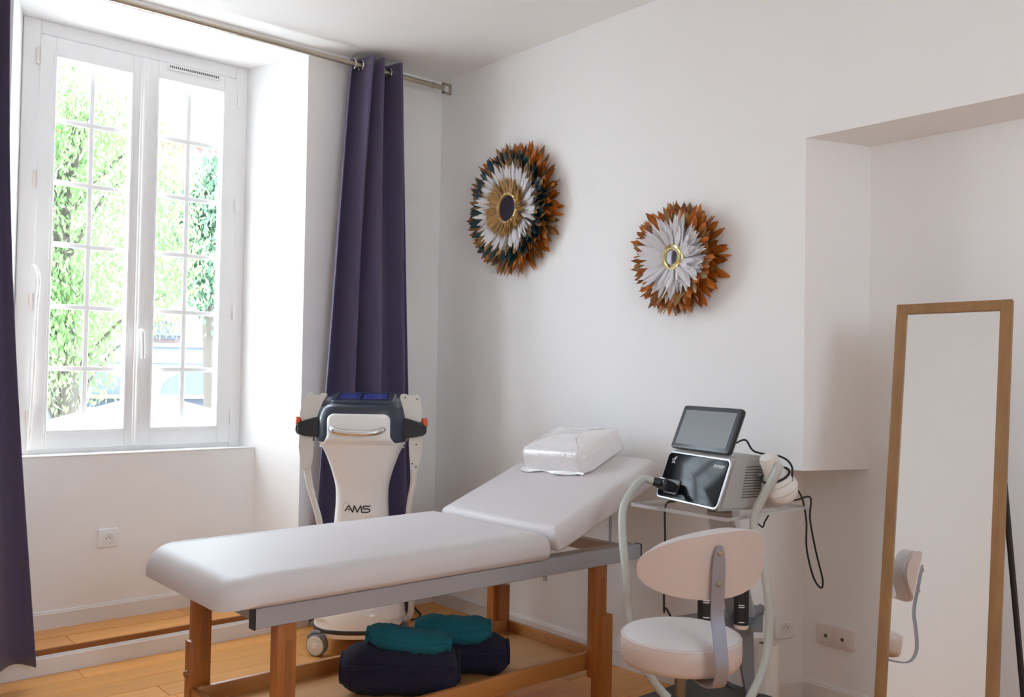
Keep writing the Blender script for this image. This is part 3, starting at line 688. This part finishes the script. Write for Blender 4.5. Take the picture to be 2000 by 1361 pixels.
# side holders and handpieces
for sx in (-1, 1):
    g = G(MM)
    def hring(x, hy, z0, z1, yo): return [(sx*x, yo-hy, z0), (sx*x, yo+hy, z0), (sx*x, yo+hy*1.0, z1), (sx*x, yo-hy, z1)]
    g.rings([hring(.195, .055, 1.005, 1.105, -.05), hring(.25, .050, 1.010, 1.090, -.06), hring(.300, .042, 1.020, 1.072, -.065), hring(.308, .034, 1.028, 1.064, -.065)])
    bmesh.ops.bevel(g.b, geom=[e for e in g.b.edges], offset=.006, segments=2, affect='EDGES'); ho = obj('side_holder', g, BLACKP, mc, 40)
    g = G(MM); g.cyl((sx*.298, -.07, 1.062), (sx*.298, -.07, 1.10), .016, .013, n=14); obj('safety_button', g, ORANGE, ho)
    # handpiece plate: outline in local x,z
    if sx < 0: top = [(-.245, 1.08), (-.288, 1.09), (-.292, 1.12), (-.275, 1.175), (-.258, 1.215), (-.240, 1.222), (-.228, 1.210), (-.222, 1.200), (-.195, 1.212), (-.172, 1.215), (-.165, 1.200), (-.190, 1.165), (-.200, 1.12), (-.203, 1.08)]
    else: top = [(.203, 1.08), (.200, 1.13), (.192, 1.165), (.180, 1.20), (.184, 1.214), (.205, 1.216), (.218, 1.206), (.246, 1.202), (.252, 1.216), (.268, 1.214), (.280, 1.18), (.288, 1.13), (.284, 1.09), (.262, 1.07)]
    g = G(MM @ Matrix.Translation((0, -.065, 0)) @ RX); g.prism(top, -.022, .022); bmesh.ops.bevel(g.b, geom=[e for e in g.b.edges if abs(e.verts[0].co.z-e.verts[1].co.z) < 9], offset=.004, segments=2, affect='EDGES')
    hp_ = obj('handpiece', g, CREAMP, mc, 40)
    lowp = [(sx*.222, 1.03), (sx*.292, 1.03), (sx*.292, .96), (sx*.284, .90), (sx*.270, .845), (sx*.240, .845), (sx*.232, .90), (sx*.232, .98)]
    if sx < 0: lowp = list(reversed(lowp))
    g = G(MM @ Matrix.Translation((0, -.065, 0)) @ RX); g.prism(lowp, -.02, .02); bmesh.ops.bevel(g.b, geom=g.b.edges[:], offset=.006, segments=2, affect='EDGES'); gr = obj('grip', g, CREAMP, hp_, 40)
    for (x, z) in (((.205, 1.198), (.262, 1.192)) if sx > 0 else ()): g = G(MM); g.cyl((x, -.0865, z), (x, -.0885, z), .004, n=10); obj('screw', g, HOLE, hp_)
    for (x, z) in (((.262, .975), (.262, .87), (.245, .885)) if sx > 0 else ()): g = G(MM); g.cyl((x, -.0845, z), (x, -.0865, z), .004, n=10); obj('screw', g, HOLE, hp_)
    if sx > 0: pts = [(.256, -.065, .86), (.250, -.065, .78), (.236, -.065, .70), (.230, -.065, .6), (.235, -.06, .4), (.25, -.05, .25), (.245, -.03, .16), (.215, 0, .13), (.19, .03, .2)]
    else: pts = [(-.256, -.065, .86), (-.238, -.065, .77), (-.212, -.065, .68), (-.190, -.065, .6), (-.17, -.06, .45), (-.19, -.04, .3), (-.18, .0, .22)]
    g = G(MM); g.tube(pts, .0155, 10, 6, rad=lambda u: 1.15-.2*min(1, u*4)); obj('hose', g, CREAMP, mc)
# base
def base_ring(k, z, dy=0): return [(x*k, y_*k+dy, z) for x, y_, zz in sring(.215, .21, 0, 0, 48, .8)]
g = G(MM); g.rings([base_ring(.70, .078), base_ring(.92, .085), base_ring(.98, .108)]); obj('base_skirt', g, WHITEP, mc, 50)
g = G(MM); g.rings([base_ring(.985, .108), base_ring(1.0, .112), base_ring(1.0, .124), base_ring(.985, .128)]); obj('base_stripe', g, BLACKP, mc, 50)
g = G(MM); g.rings([base_ring(.985, .128), base_ring(.98, .150), base_ring(.96, .19), base_ring(.90, .23), base_ring(.72, .26)]); obj('base_shell', g, WHITEP, mc, 50)
g = G(MM); q_ = (.165, -.105, .197); g.cyl(q_, (.172, -.112, .199), .014, n=18); obj('logo_dot', g, BLUED, mc)
for sx, sy in ((-1, -1), (1, -1), (-1, 1), (1, 1)):
    cx_, cy_ = sx*.175, sy*.15; d_ = Matrix.Translation((cx_, cy_, .05)) @ Matrix.Rotation(R(-22), 4, 'Z')
    g = G(MM @ d_); g.lathe([(.030, -.020), (.048, -.020), (.050, -.012), (.050, .012), (.048, .020), (.030, .020)], ax=(0, 1, 0), n=32); cs = obj('caster', g, GREYCART, mc, 50)
    g = G(MM @ d_); g.lathe([(.002, -.023), (.036, -.023), (.044, -.0205), (.044, .0205), (.002, .023)], ax=(0, 1, 0), n=32); obj('hub', g, CREAMP, cs, 50)
    g = G(MM @ d_); g.lathe([(.002, -.027), (.011, -.027), (.013, -.022)], ax=(0, 1, 0), n=20); obj('axle_cap', g, WHITEP, cs, 50)
    g = G(MM @ d_); g.bb((-.02, .02, .0), (.03, .028, .05), .003, 1); g.cyl((.025, 0, .02), (.025, 0, .052), .02, n=14); g.tube([(-.048, 0, .028), (-.02, 0, .055), (.02, 0, .058)], .009, 8, 3); obj('fork', g, GREYCART, cs)
# power cable of the machine on the floor
g = G(); g.tube([(-.60, -.26, .16), (-.50, -.20, .06), (-.42, -.2, .012), (-.32, -.27, .008), (-.24, -.22, .008), (-.2, -.1, .02), (-.22, -.02, .10)], .005, 8, 6)
tag(obj('power_cable', g, RUBBER), 'thin black cable on the floor behind the beauty machine', 'cable')

# ================================================================ TROLLEY
tr = thing('trolley', 'grey steel trolley with clear acrylic top shelf carrying the console', 'trolley', (-.31, -2.22, 0))
TX0, TX1, TY0, TY1 = -.555, -.07, -2.43, -2.0
def acr(z, x0, x1, y0, y1, th=.012):
    g = G(); g.bb((x0, y0, z-th), (x1, y1, z), .0015, 1); s_ = obj('acrylic_shelf', g, ACRYL, tr, 0)
    g = G()
    for a, b_ in (((x0-.001, y0-.0015, z-th), (x1+.001, y0+.002, z)), ((x0-.0015, y0, z-th), (x0+.002, y1, z)), ((x1-.002, y0, z-th), (x1+.0015, y1, z)), ((x0, y1-.002, z-th), (x1, y1+.0015, z))): g.bb(a, b_)
    obj('shelf_edge', g, ACRYLE, s_, 0)
acr(.850, TX0, TX1, TY0, TY1)
# leaning column: wide at the middle, tapering
def quadcol(a, b_, wa, wb, ta, tb, dirw):
    a = Vector(a); b_ = Vector(b_); dw = Vector(dirw).normalized(); dn = (b_-a).cross(dw).normalized()
    g = G(); g.rings([[p+dw*w_*sx+dn*t_*sy for sx, sy in ((-.5, -.5), (.5, -.5), (.5, .5), (-.5, .5))] for p, w_, t_ in ((a, wa, ta), (b_, wb, tb))]); return g
obj('column', quadcol((-.245, -2.27, .45), (-.355, -2.25, .836), .10, .085, .05, .045, (.55, -.84, 0)), GREYM, tr, 0)
obj('column', quadcol((-.205, -2.285, .135), (-.245, -2.27, .46), .028, .075, .04, .05, (.75, -.65, 0)), GREYCART, tr, 0)
g = G(); g.prism([(-.41, -2.10), (-.44, -2.24), (-.30, -2.40), (-.10, -2.27), (-.12, -2.16)], .418, .430); obj('lower_shelf', g, GREYCART, tr, 0)
obj('shelf_arm', quadcol((-.36, -2.32, .405), (-.085, -2.24, .432), .05, .03, .05, .04, (0, 0, 1)), GREYCART, tr, 0)
g = G(); g.cyl((-.10, -2.244, .43), (-.065, -2.235, .433), .016, n=14); obj('arm_tip', g, GREYCART, tr)
g = G(); g.slab(.44, .40, .022, .003, .006, .03, 3, Matrix.Translation((-.33, -2.205, .108))); obj('base_plate', g, DARKBASE, tr, 40)
for sx, sy in ((-.5, -2.36), (-.16, -2.36), (-.5, -2.05), (-.16, -2.05)):
    g = G(); g.cyl((sx-.012, sy, .036), (sx+.012, sy, .036), .036, n=22); cs = obj('caster', g, RUBBER, tr)
    g = G(); g.bb((sx-.018, sy-.02, .04), (sx-.013, sy+.02, .108)); g.bb((sx+.013, sy-.02, .04), (sx+.018, sy+.02, .108)); g.bb((sx-.018, sy-.02, .1), (sx+.018, sy+.02, .109)); obj('fork', g, GREYCART, cs, 0)
# bottles on the lower shelf
def bottle(label, x, y, h, r, lab=True):
    t = thing('cosmetic_bottle', label, 'bottle', (x, y, .430), 'bottles on the trolley shelf')
    g = G(); g.lathe([(r*.9, .430), (r, .436), (r, .43+h*.82), (r*.92, .43+h*.88), (r*.5, .43+h*.90), (r*.5, .43+h)], (x, y, 0), n=26); obj('bottle_body', g, IVORY, t)
    g = G(); g.lathe([(r+.0008, .445), (r+.0008, .43+h*.72)], (x, y, 0), n=26, cap=False); lb = obj('black_wrap', g, BLACKP, t, label='black label')
    d_ = Vector((-3.1-x, -4.26-y, 0)).normalized(); s_ = Vector((-d_.y, d_.x, 0))
    for k, (z, w_) in enumerate(((.515, .018), (.508, .024), (.455, .02))):
        g = G(); c = Vector((x, y, z))+d_*(r+.0006); c2 = .6
        a_ = [g.v(Vector((x, y, z+dz))+(d_*math.cos(t_)+s_*math.sin(t_))*(r+.0016)) for dz in (0,) for t_ in (-.35, -.1, .15, .4)]
        b__ = [g.v(Vector((x, y, z+.0035))+(d_*math.cos(t_)+s_*math.sin(t_))*(r+.0016)) for t_ in (-.35, -.1, .15, .4)]
        for i in range(3): g.f([a_[i], a_[i+1], b__[i+1], b__[i]])
        obj('printed_line', g, WHITEL, lb, 0)
bottle('ivory bottle with a black label standing right of the stool strap', -.350, -2.345, .20, .026)
bottle('ivory bottle with a black label half hidden behind the stool backrest', -.395, -2.225, .12, .030)
bottle('small bottle glimpsed directly left of the stool strap', -.345, -2.22, .12, .018)

# ================================================================ CONSOLE ON THE TROLLEY
dz0 = .862; da = R(-105.8)
e1 = Vector((math.cos(da), math.sin(da), 0)); e2 = Vector((-e1.y, e1.x, 0))        # e1 = image right along the front, e2 = into depth
if e2.dot(Vector((.65, .757, 0))) < 0: e2 = -e2
O = Vector((-.435, -2.015, dz0))
DM = Matrix(((e1.x, e2.x, 0, O.x), (e1.y, e2.y, 0, O.y), (0, 0, 1, O.z), (0, 0, 0, 1)))     # local x right, y depth, z up; origin front-left-bottom
cn = thing('laser_console', 'grey box console with gloss black front on the trolley', 'console', O)
DWd = .375; DD = .30; lean = .065; HH = .185
def sidep(off=0): return [(0+off, .0+off), (DD-off, 0+off), (DD-.02-off, HH*.78), (DD-.09, HH-off), (lean+.012+off, HH-off), (lean-.002+off, HH-.014-off)]
g = G(DM @ Matrix(((0, 0, 1, 0), (1, 0, 0, 0), (0, 1, 0, 0), (0, 0, 0, 1)))); g.prism(sidep(), 0, DWd)
bmesh.ops.bevel(g.b, geom=g.b.edges[:], offset=.010, segments=3, affect='EDGES'); obj('case', g, GREYCASE, cn, 40)
la = math.atan2(lean, HH-.014)
FM = DM @ Matrix.Translation((DWd/2, .0, .004)) @ Matrix.Rotation(R(90)-la, 4, 'X')      # x right, y up the face, z = out of the face
g = G(FM); g.slab(DWd-.004, .185, .006, .001, .003, .022, 3, Matrix.Translation((0, .092, -.002))); obj('silver_bezel', g, SILVER, cn, 40)
g = G(FM); g.slab(DWd-.018, .171, .006, .001, .002, .018, 3, Matrix.Translation((0, .092, .000))); fp = obj('front_panel', g, BLKGLOSS, cn, 40)
zf = .0064
def fstroke(pts, wd, nm, z=zf):
    g = G(FM)
    for a, b_ in zip(pts[:-1], pts[1:]):
        a = Vector((*a, z)); b_ = Vector((*b_, z)); d = (b_-a).normalized(); n_ = Vector((-d.y, d.x, 0))*wd/2; a -= d*wd/3; b_ += d*wd/3
        g.f([g.v(a+n_), g.v(b_+n_), g.v(b_-n_), g.v(a-n_)])
    return obj(nm, g, WHITEL, fp, 0)
ex, ey = -.135, .150
for pts in ([(-.013, .003), (-.004, .001), (.001, .010), (.004, .001), (.012, .012), (.006, .014), (.002, .004), (.004, -.004), (.009, -.013), (0, -.007), (-.009, -.013), (-.006, -.003), (-.013, .003)],): fstroke([(ex+a, ey+b_) for a, b_ in pts], .0020, 'star_emblem')
def word(txt, x, y, h, slant=.25):
    seg = {'P': [[(0, 0), (0, 1), (.6, 1), (.6, .5), (0, .5)]], 'H': [[(0, 0), (0, 1)], [(.6, 0), (.6, 1)], [(0, .5), (.6, .5)]], 'Y': [[(0, 1), (.3, .5), (.6, 1)], [(.3, .5), (.3, 0)]], 'S': [[(.6, 1), (0, 1), (0, .5), (.6, .5), (.6, 0), (0, 0)]], 'I': [[(.1, 0), (.1, 1)]], 'O': [[(0, 0), (0, 1), (.6, 1), (.6, 0), (0, 0)]]}
    for ch in txt:
        for pl in seg[ch]: fstroke([(x+h*(a+slant*b_), y+h*b_) for a, b_ in pl], h*.2, 'lettering')
        x += h*(.45 if ch == 'I' else .95)
word('PHYSIOP', .102, .146, .0095)
# socketed hose connector
g = G(FM); g.slab(.085, .055, .004, .001, .002, .008, 2, Matrix.Translation((-.095, .048, .006))); obj('connector_plate', g, BLACKP, cn, 40)
g = G(FM); g.box((-.105, .045, .033), (.062, .038, .052), .008, 3); con = obj('connector', g, BLACKP, cn, 40)
g = G(FM); g.box((-.105, .065, .045), (.035, .004, .02), .0015, 1); obj('latch', g, SILVER, con, 40)
g = G(FM); g.cyl((-.105, .045, .055), (-.118, .043, .078), .017, .016, n=18); obj('hose_collar', g, BLACKP, con)
# side vents on the right side
SM = DM @ Matrix(((0, 0, 1, DWd), (1, 0, 0, 0), (0, 1, 0, 0), (0, 0, 0, 1)))
for k in range(12):
    z = .045+k*.0095; y_ = .095+.06*(z/.16)*.5
    g = G(DM); g.box((DWd+.0002, y_+.035, z), (.0012, .075, .0036)); obj('vent_slot', g, HOLE, cn, 0)
# hinge and tablet screen
g = G(DM); g.bb((DWd/2-.035, lean+.03, HH-.002), (DWd/2+.035, lean+.06, HH+.022), .004, 2); obj('screen_hinge', g, GREYCASE, cn, 40)
ta = R(23)
SMx = DM @ Matrix.Translation((DWd/2-.010, lean-.002, HH+.006)) @ Matrix.Rotation(R(2), 4, 'Z') @ Matrix.Rotation(R(90)-ta, 4, 'X')
g = G(SMx); g.slab(.330, .172, .020, .006, .004, .012, 3, Matrix.Translation((0, .086, -.018))); ts = obj('tablet', g, BLACKP, cn, 40)
g = G(SMx); g.bb((-.143, .018, .0015), (.143, .154, .0026)); obj('screen', g, SCREENG, ts, 0)
g = G(SMx); g.slab(.320, .162, .004, .001, .001, .012, 2, Matrix.Translation((0, .086, -.0215))); obj('back_shell', g, GREYCASE, ts, 40)
# bracket, handpiece and long looping hose
g = G(DM); g.bb((DWd, .185, .06), (DWd+.012, .235, .135), .002, 1); g.bb((DWd+.004, .165, .118), (DWd+.09, .24, .127), .002, 1); obj('handpiece_bracket', g, GREYM, cn, 40)
HPc = DM @ Vector((DWd+.080, .185, .118))
g = G(Matrix.Translation(HPc) @ Matrix.Rotation(R(-26), 4, fw) @ Matrix.Rotation(R(15), 4, rt) @ Matrix.Scale(1.18, 4)); g.lathe([(.012, .078), (.024, .074), (.028, .062), (.028, .03), (.034, .012), (.043, .004), (.046, -.008), (.043, -.012), (.050, -.018), (.052, -.034), (.045, -.040), (.047, -.048), (.040, -.066), (.028, -.074), (.004, -.076)], n=32)
hpp = obj('handpiece', g, CREAMP, cn, 50)
g = G(Matrix.Translation(HPc) @ Matrix.Rotation(R(-26), 4, fw) @ Matrix.Rotation(R(15), 4, rt) @ Matrix.Scale(1.18, 4)); g.tube([(.042*math.cos(a*PI/8), .042*math.sin(a*PI/8), .010) for a in range(16)], .0035, 8, 0, closed=True); obj('black_ring', g, RUBBER, hpp)
hosep = [FM @ Vector((-.115, .043, .07)), FM @ Vector((-.150, .035, .105)), (-.640, -2.045, .86), (-.700, -2.09, .76), (-.752, -2.16, .62), (-.757, -2.17, .52), (-.76, -2.23, .38), (-.70, -2.30, .25), (-.59, -2.40, .18), (-.515, -2.46, .21), (-.445, -2.49, .32), (-.408, -2.495, .44), (-.410, -2.495, .56), (-.43, -2.485, .70), (-.44, -2.455, .84), HPc+Vector((-.045, -.03, .025)), HPc+Vector((-.030, -.012, .050)), HPc+Vector((-.004, 0, .050))]
g = G(); g.tube(hosep, .0148, 14, 8); obj('hose', g, HOSE, cn)
# thin black cables
g = G(); A = SMx @ Vector((.160, .05, -.018)); g.tube([A, A+Vector((.06, .0, .008)), DM @ Vector((DWd-.05, .2, HH+.012)), HPc+Vector((.0, -.015, .075)), HPc+Vector((.02, -.045, .045)), HPc+Vector((.015, -.05, -.005))], .0035, 8, 8); obj('thin_cable', g, RUBBER, cn)
g = G(); g.tube([(-.115, -2.335, .905), (-.09, -2.35, .925), (-.068, -2.40, .895), (-.055, -2.42, .80), (-.05, -2.42, .69), (-.035, -2.44, .585), (-.008, -2.455, .545), (.003, -2.455, .575), (-.02, -2.44, .68), (-.045, -2.43, .80), (-.045, -2.43, .88), (-.085, -2.39, .868), (-.12, -2.33, .87)], .0035, 8, 8); obj('hanging_cable', g, RUBBER, cn)
g = G(); g.tube([(-.42, -2.10, .858), (-.43, -2.06, .835), (-.43, -2.06, .7), (-.42, -2.05, .45), (-.38, -2.03, .437), (-.25, -1.99, .3), (-.2, -1.985, .15), (-.15, -2.0, .01)], .004, 8, 6); obj('power_cable', g, RUBBER, cn)
g = G(); g.tube([(-.40, -2.40, .84), (-.37, -2.42, .815), (-.35, -2.43, .80), (-.34, -2.43, .815), (-.30, -2.42, .835)], .003, 8, 6); obj('cable_loop', g, RUBBER, cn)

# ================================================================ PAPER ROLL
g = G(); pc = (-.070, -2.250, 0); g.lathe([(.02, .001), (.058, .001), (.0585, .005), (.0585, .303), (.056, .306), (.0175, .305), (.0175, .20), (.002, .20)], pc, n=40)
pr_ = thing('paper_roll', 'white couch paper roll standing upright on the floor by the trolley', 'paper roll', pc)
obj('paper', g, PAPER, pr_, 50)
g = G(); g.lathe([(.0176, .303), (.0176, .15), (.016, .15), (.016, .3035)], pc, n=24, cap=False); obj('core', g, HOLE, pr_)

# ================================================================ STOOL
S = Vector((-1.0, -2.592, 0)); sz = .588
bd = Vector((-.40, -.917, 0)).normalized(); td = Vector((-bd.y, bd.x, 0))
if td.dot(rt) < 0: td = -td
st = thing('stool', 'cream vinyl wheeled stool with small curved backrest on a steel strap', 'stool', S)
g = G(); g.lathe([(.01, sz-.088), (.150, sz-.088), (.166, sz-.082), (.172, sz-.068), (.1735, sz-.04), (.172, sz-.012), (.168, sz-.007)], S, n=56); obj('seat', g, PINKV, st, 50)
g = G(); g.lathe([(.1675, sz-.010), (.163, sz-.003), (.145, sz+.003), (.10, sz+.007), (.04, sz+.008), (.001, sz+.008)], S, n=56); seat_top = obj('seat_top', g, LEATHER, st, 50)
g = G(); g.tube([S+Vector((.1705*math.cos(a*PI/28), .1705*math.sin(a*PI/28), sz-.010)) for a in range(56)], .0022, 6, 0, closed=True); obj('piping', g, LEATHER, st)
g = G(); g.cyl(S+Vector((0, 0, .16)), S+Vector((0, 0, sz-.088)), .0165, n=22); obj('gas_column', g, DKCHROME, st)
g = G(); g.cyl(S+Vector((0, 0, .12)), S+Vector((0, 0, .30)), .027, .025, n=22); obj('column_sleeve', g, BLACKP, st)
g = G(); g.cyl(S+Vector((0, 0, .385)), S+Vector((0, 0, .40)), .026, n=22); obj('collar', g, BLACKP, st)
g = G(); g.bb(tuple(S+Vector((-.08, -.08, sz-.094))), tuple(S+Vector((.08, .08, sz-.088)))); obj('seat_plate', g, BLACKP, st, 0)
lv = (rt*.9+Vector((.2, .1, 0))).normalized()
g = G(); g.tube([S+Vector((0, 0, sz-.10)), S+bd*.03+rt*.06+Vector((0, 0, sz-.105)), S+bd*.05+rt*.13+Vector((0, 0, sz-.145))], .008, 8, 4); obj('height_lever', g, RUBBER, st)
for k in range(5):
    a = k*2*PI/5+.5; d = Vector((math.cos(a), math.sin(a), 0))
    g = G(); g.tube([S+Vector((0, 0, .14)), S+d*.12+Vector((0, 0, .125)), S+d*.26+Vector((0, 0, .085))], .022, 10, 4, rad=lambda u: 1-.45*u); lg = obj('leg', g, CHROME, st)
    c_ = S+d*.26; n_ = Vector((-d.y, d.x, 0))
    g = G(); g.cyl(c_+Vector((0, 0, .026))-n_*.02, c_+Vector((0, 0, .026))+n_*.02, .026, n=20); g.cyl(c_+Vector((0, 0, .03)), c_+Vector((0, 0, .085)), .008, n=10); obj('caster', g, RUBBER, lg)
# strap
def bp(r_, z, x=0): return S+bd*r_+td*x+Vector((0, 0, z))
g = G(); sp_ = smooth([bp(.03, sz-.100), bp(.10, sz-.101), bp(.175, sz-.100), bp(.212, sz-.085), bp(.228, sz-.05), bp(.227, sz-.01), bp(.214, sz+.05), bp(.204, sz+.09), bp(.203, sz+.13), bp(.207, sz+.19), bp(.213, sz+.285)], 5)
hw = .0195; th = .0028; rings = []
for i, p in enumerate(sp_):
    t_ = (sp_[min(i+1, len(sp_)-1)]-sp_[max(i-1, 0)]).normalized(); nn = t_.cross(td).normalized()
    w2 = hw if i < len(sp_)-4 else hw*math.sqrt(max(.12, 1-((i-(len(sp_)-5))/4.3)**2))
    rings.append([p+td*w2+nn*th, p-td*w2+nn*th, p-td*w2-nn*th, p+td*w2-nn*th])
g.rings(rings); strap = obj('strap', g, STEELB, st, 40)
for z in (sz+.266, sz+.184): 
    g = G(); c_ = bp(.215 if z > sz+.2 else .210, z); g.lathe([(.0085, 0), (.0085, .003), (.006, .006), (.001, .0065)], c_, bd, n=18); obj('bolt', g, NICKEL, strap)
# backrest: curved pad
def pad(off_front, off_back, m, name, shrink=1., ry=.217, rz=.089):
    g = G(); Rc = .30; NR = 12; NA = 56
    def P(a, q_, depth):
        x = ry*q_*math.copysign(abs(math.cos(a))**.92, math.cos(a)); zz = rz*q_*math.copysign(abs(math.sin(a))**.86, math.sin(a))
        zz = zz*(1+.13*x/ry)+.05*x            # slight roll: right side up
        zz -= .012*(1-abs(x)/ry) if False else 0
        th_ = x/Rc; rr_ = Rc-depth
        tilt = -.08*zz
        base_ = S+bd*(.195-Rc+tilt*-1)
        return base_+bd*(rr_*math.cos(th_))+td*(rr_*math.sin(th_))+Vector((0, 0, sz+.226+zz))
    back = [[P(2*PI*i/NA, q_/NR, 0) for i in range(NA)] for q_ in range(1, NR+1)]
    lay = [[P(2*PI*i/NA, 1+.012*math.sin(PI*t_/4), t_*.060/4) for i in range(NA)] for t_ in range(1, 4)]
    frt = [[P(2*PI*i/NA, q_/NR, .060+.012*(1-(q_/NR)**2)) for i in range(NA)] for q_ in range(NR, 0, -1)]
    g.rings(back+lay[:1]); o = obj(name, g, m, st, 60)
    g = G(); g.rings([lay[0]]+lay[1:]+frt); obj('front_cushion', g, LEATHER, o, 60); return o
bkr = pad(0, 0, PINKV, 'backrest')
g = G(); Rc = .30
pts = []
for i in range(56):
    a = 2*PI*i/56; x = .2175*math.copysign(abs(math.cos(a))**.92, math.cos(a)); zz = .0895*math.copysign(abs(math.sin(a))**.86, math.sin(a))*(1+.13*x/.217)+.05*x; tt = x/Rc
    pts.append(S+bd*(.195-Rc+.08*zz)+bd*((Rc-.006)*math.cos(tt))+td*((Rc-.006)*math.sin(tt))+Vector((0, 0, sz+.226+zz)))
g.tube(pts, .0028, 6, 0, closed=True); obj('piping', g, LEATHER, bkr)

# ================================================================ STANDING MIRROR
az = R(-173.3); tl = R(10.05)
nrm = Vector((math.cos(az)*math.cos(tl), math.sin(az)*math.cos(tl), math.sin(tl)))
mt = thing('standing_mirror', 'tall oak-framed leaning floor mirror reflecting the stool', 'mirror', (-.40, -3.0, 0))
tlc = Vector((-.143, -2.806, 1.575))
xr = Vector((math.sin(az)*-1, math.cos(az), 0)).normalized()
if xr.dot(rt) < 0: xr = -xr
xr = (xr+Vector((0, 0, .012))).normalized(); dn_ = nrm.cross(xr).normalized()
if dn_.z > 0: dn_ = -dn_
MRM = Matrix(((xr.x, dn_.x, nrm.x, tlc.x), (xr.y, dn_.y, nrm.y, tlc.y), (xr.z, dn_.z, nrm.z, tlc.z), (0, 0, 0, 1)))   # x right, y down, z out
MW, MH, FB = .350, 1.592, .034
for a, b_ in (((0, 0, -.018), (FB, MH, .004)), ((MW-FB, 0, -.018), (MW, MH, .004)), ((FB, 0, -.018), (MW-FB, FB, .004)), ((FB, MH-FB, -.018), (MW-FB, MH, .004))):
    g = G(MRM); g.bb(a, b_, .0025, 2); obj('frame_rail', g, OAK, mt, 30)
g = G(MRM); g.bb((FB-.004, FB-.004, -.008), (MW-FB+.004, MH-FB+.004, -.004)); obj('mirror_glass', g, MIRROR, mt, 0)
g = G(MRM); g.bb((FB-.01, FB-.01, -.017), (MW-FB+.01, MH-FB+.01, -.009)); obj('back_board', g, DARKBASE, mt, 0)
for xx in (MW-.035, .035):
    A = MRM @ Vector((xx, .35, -.022)); B_ = Vector((A.x+.225, A.y-.02, .006)); 
    g = G(); g.tube([A, B_], .0095, 8, 0); obj('rear_leg', g, BLACKP, mt)
A = MRM @ Vector((.035, .9, -.03));
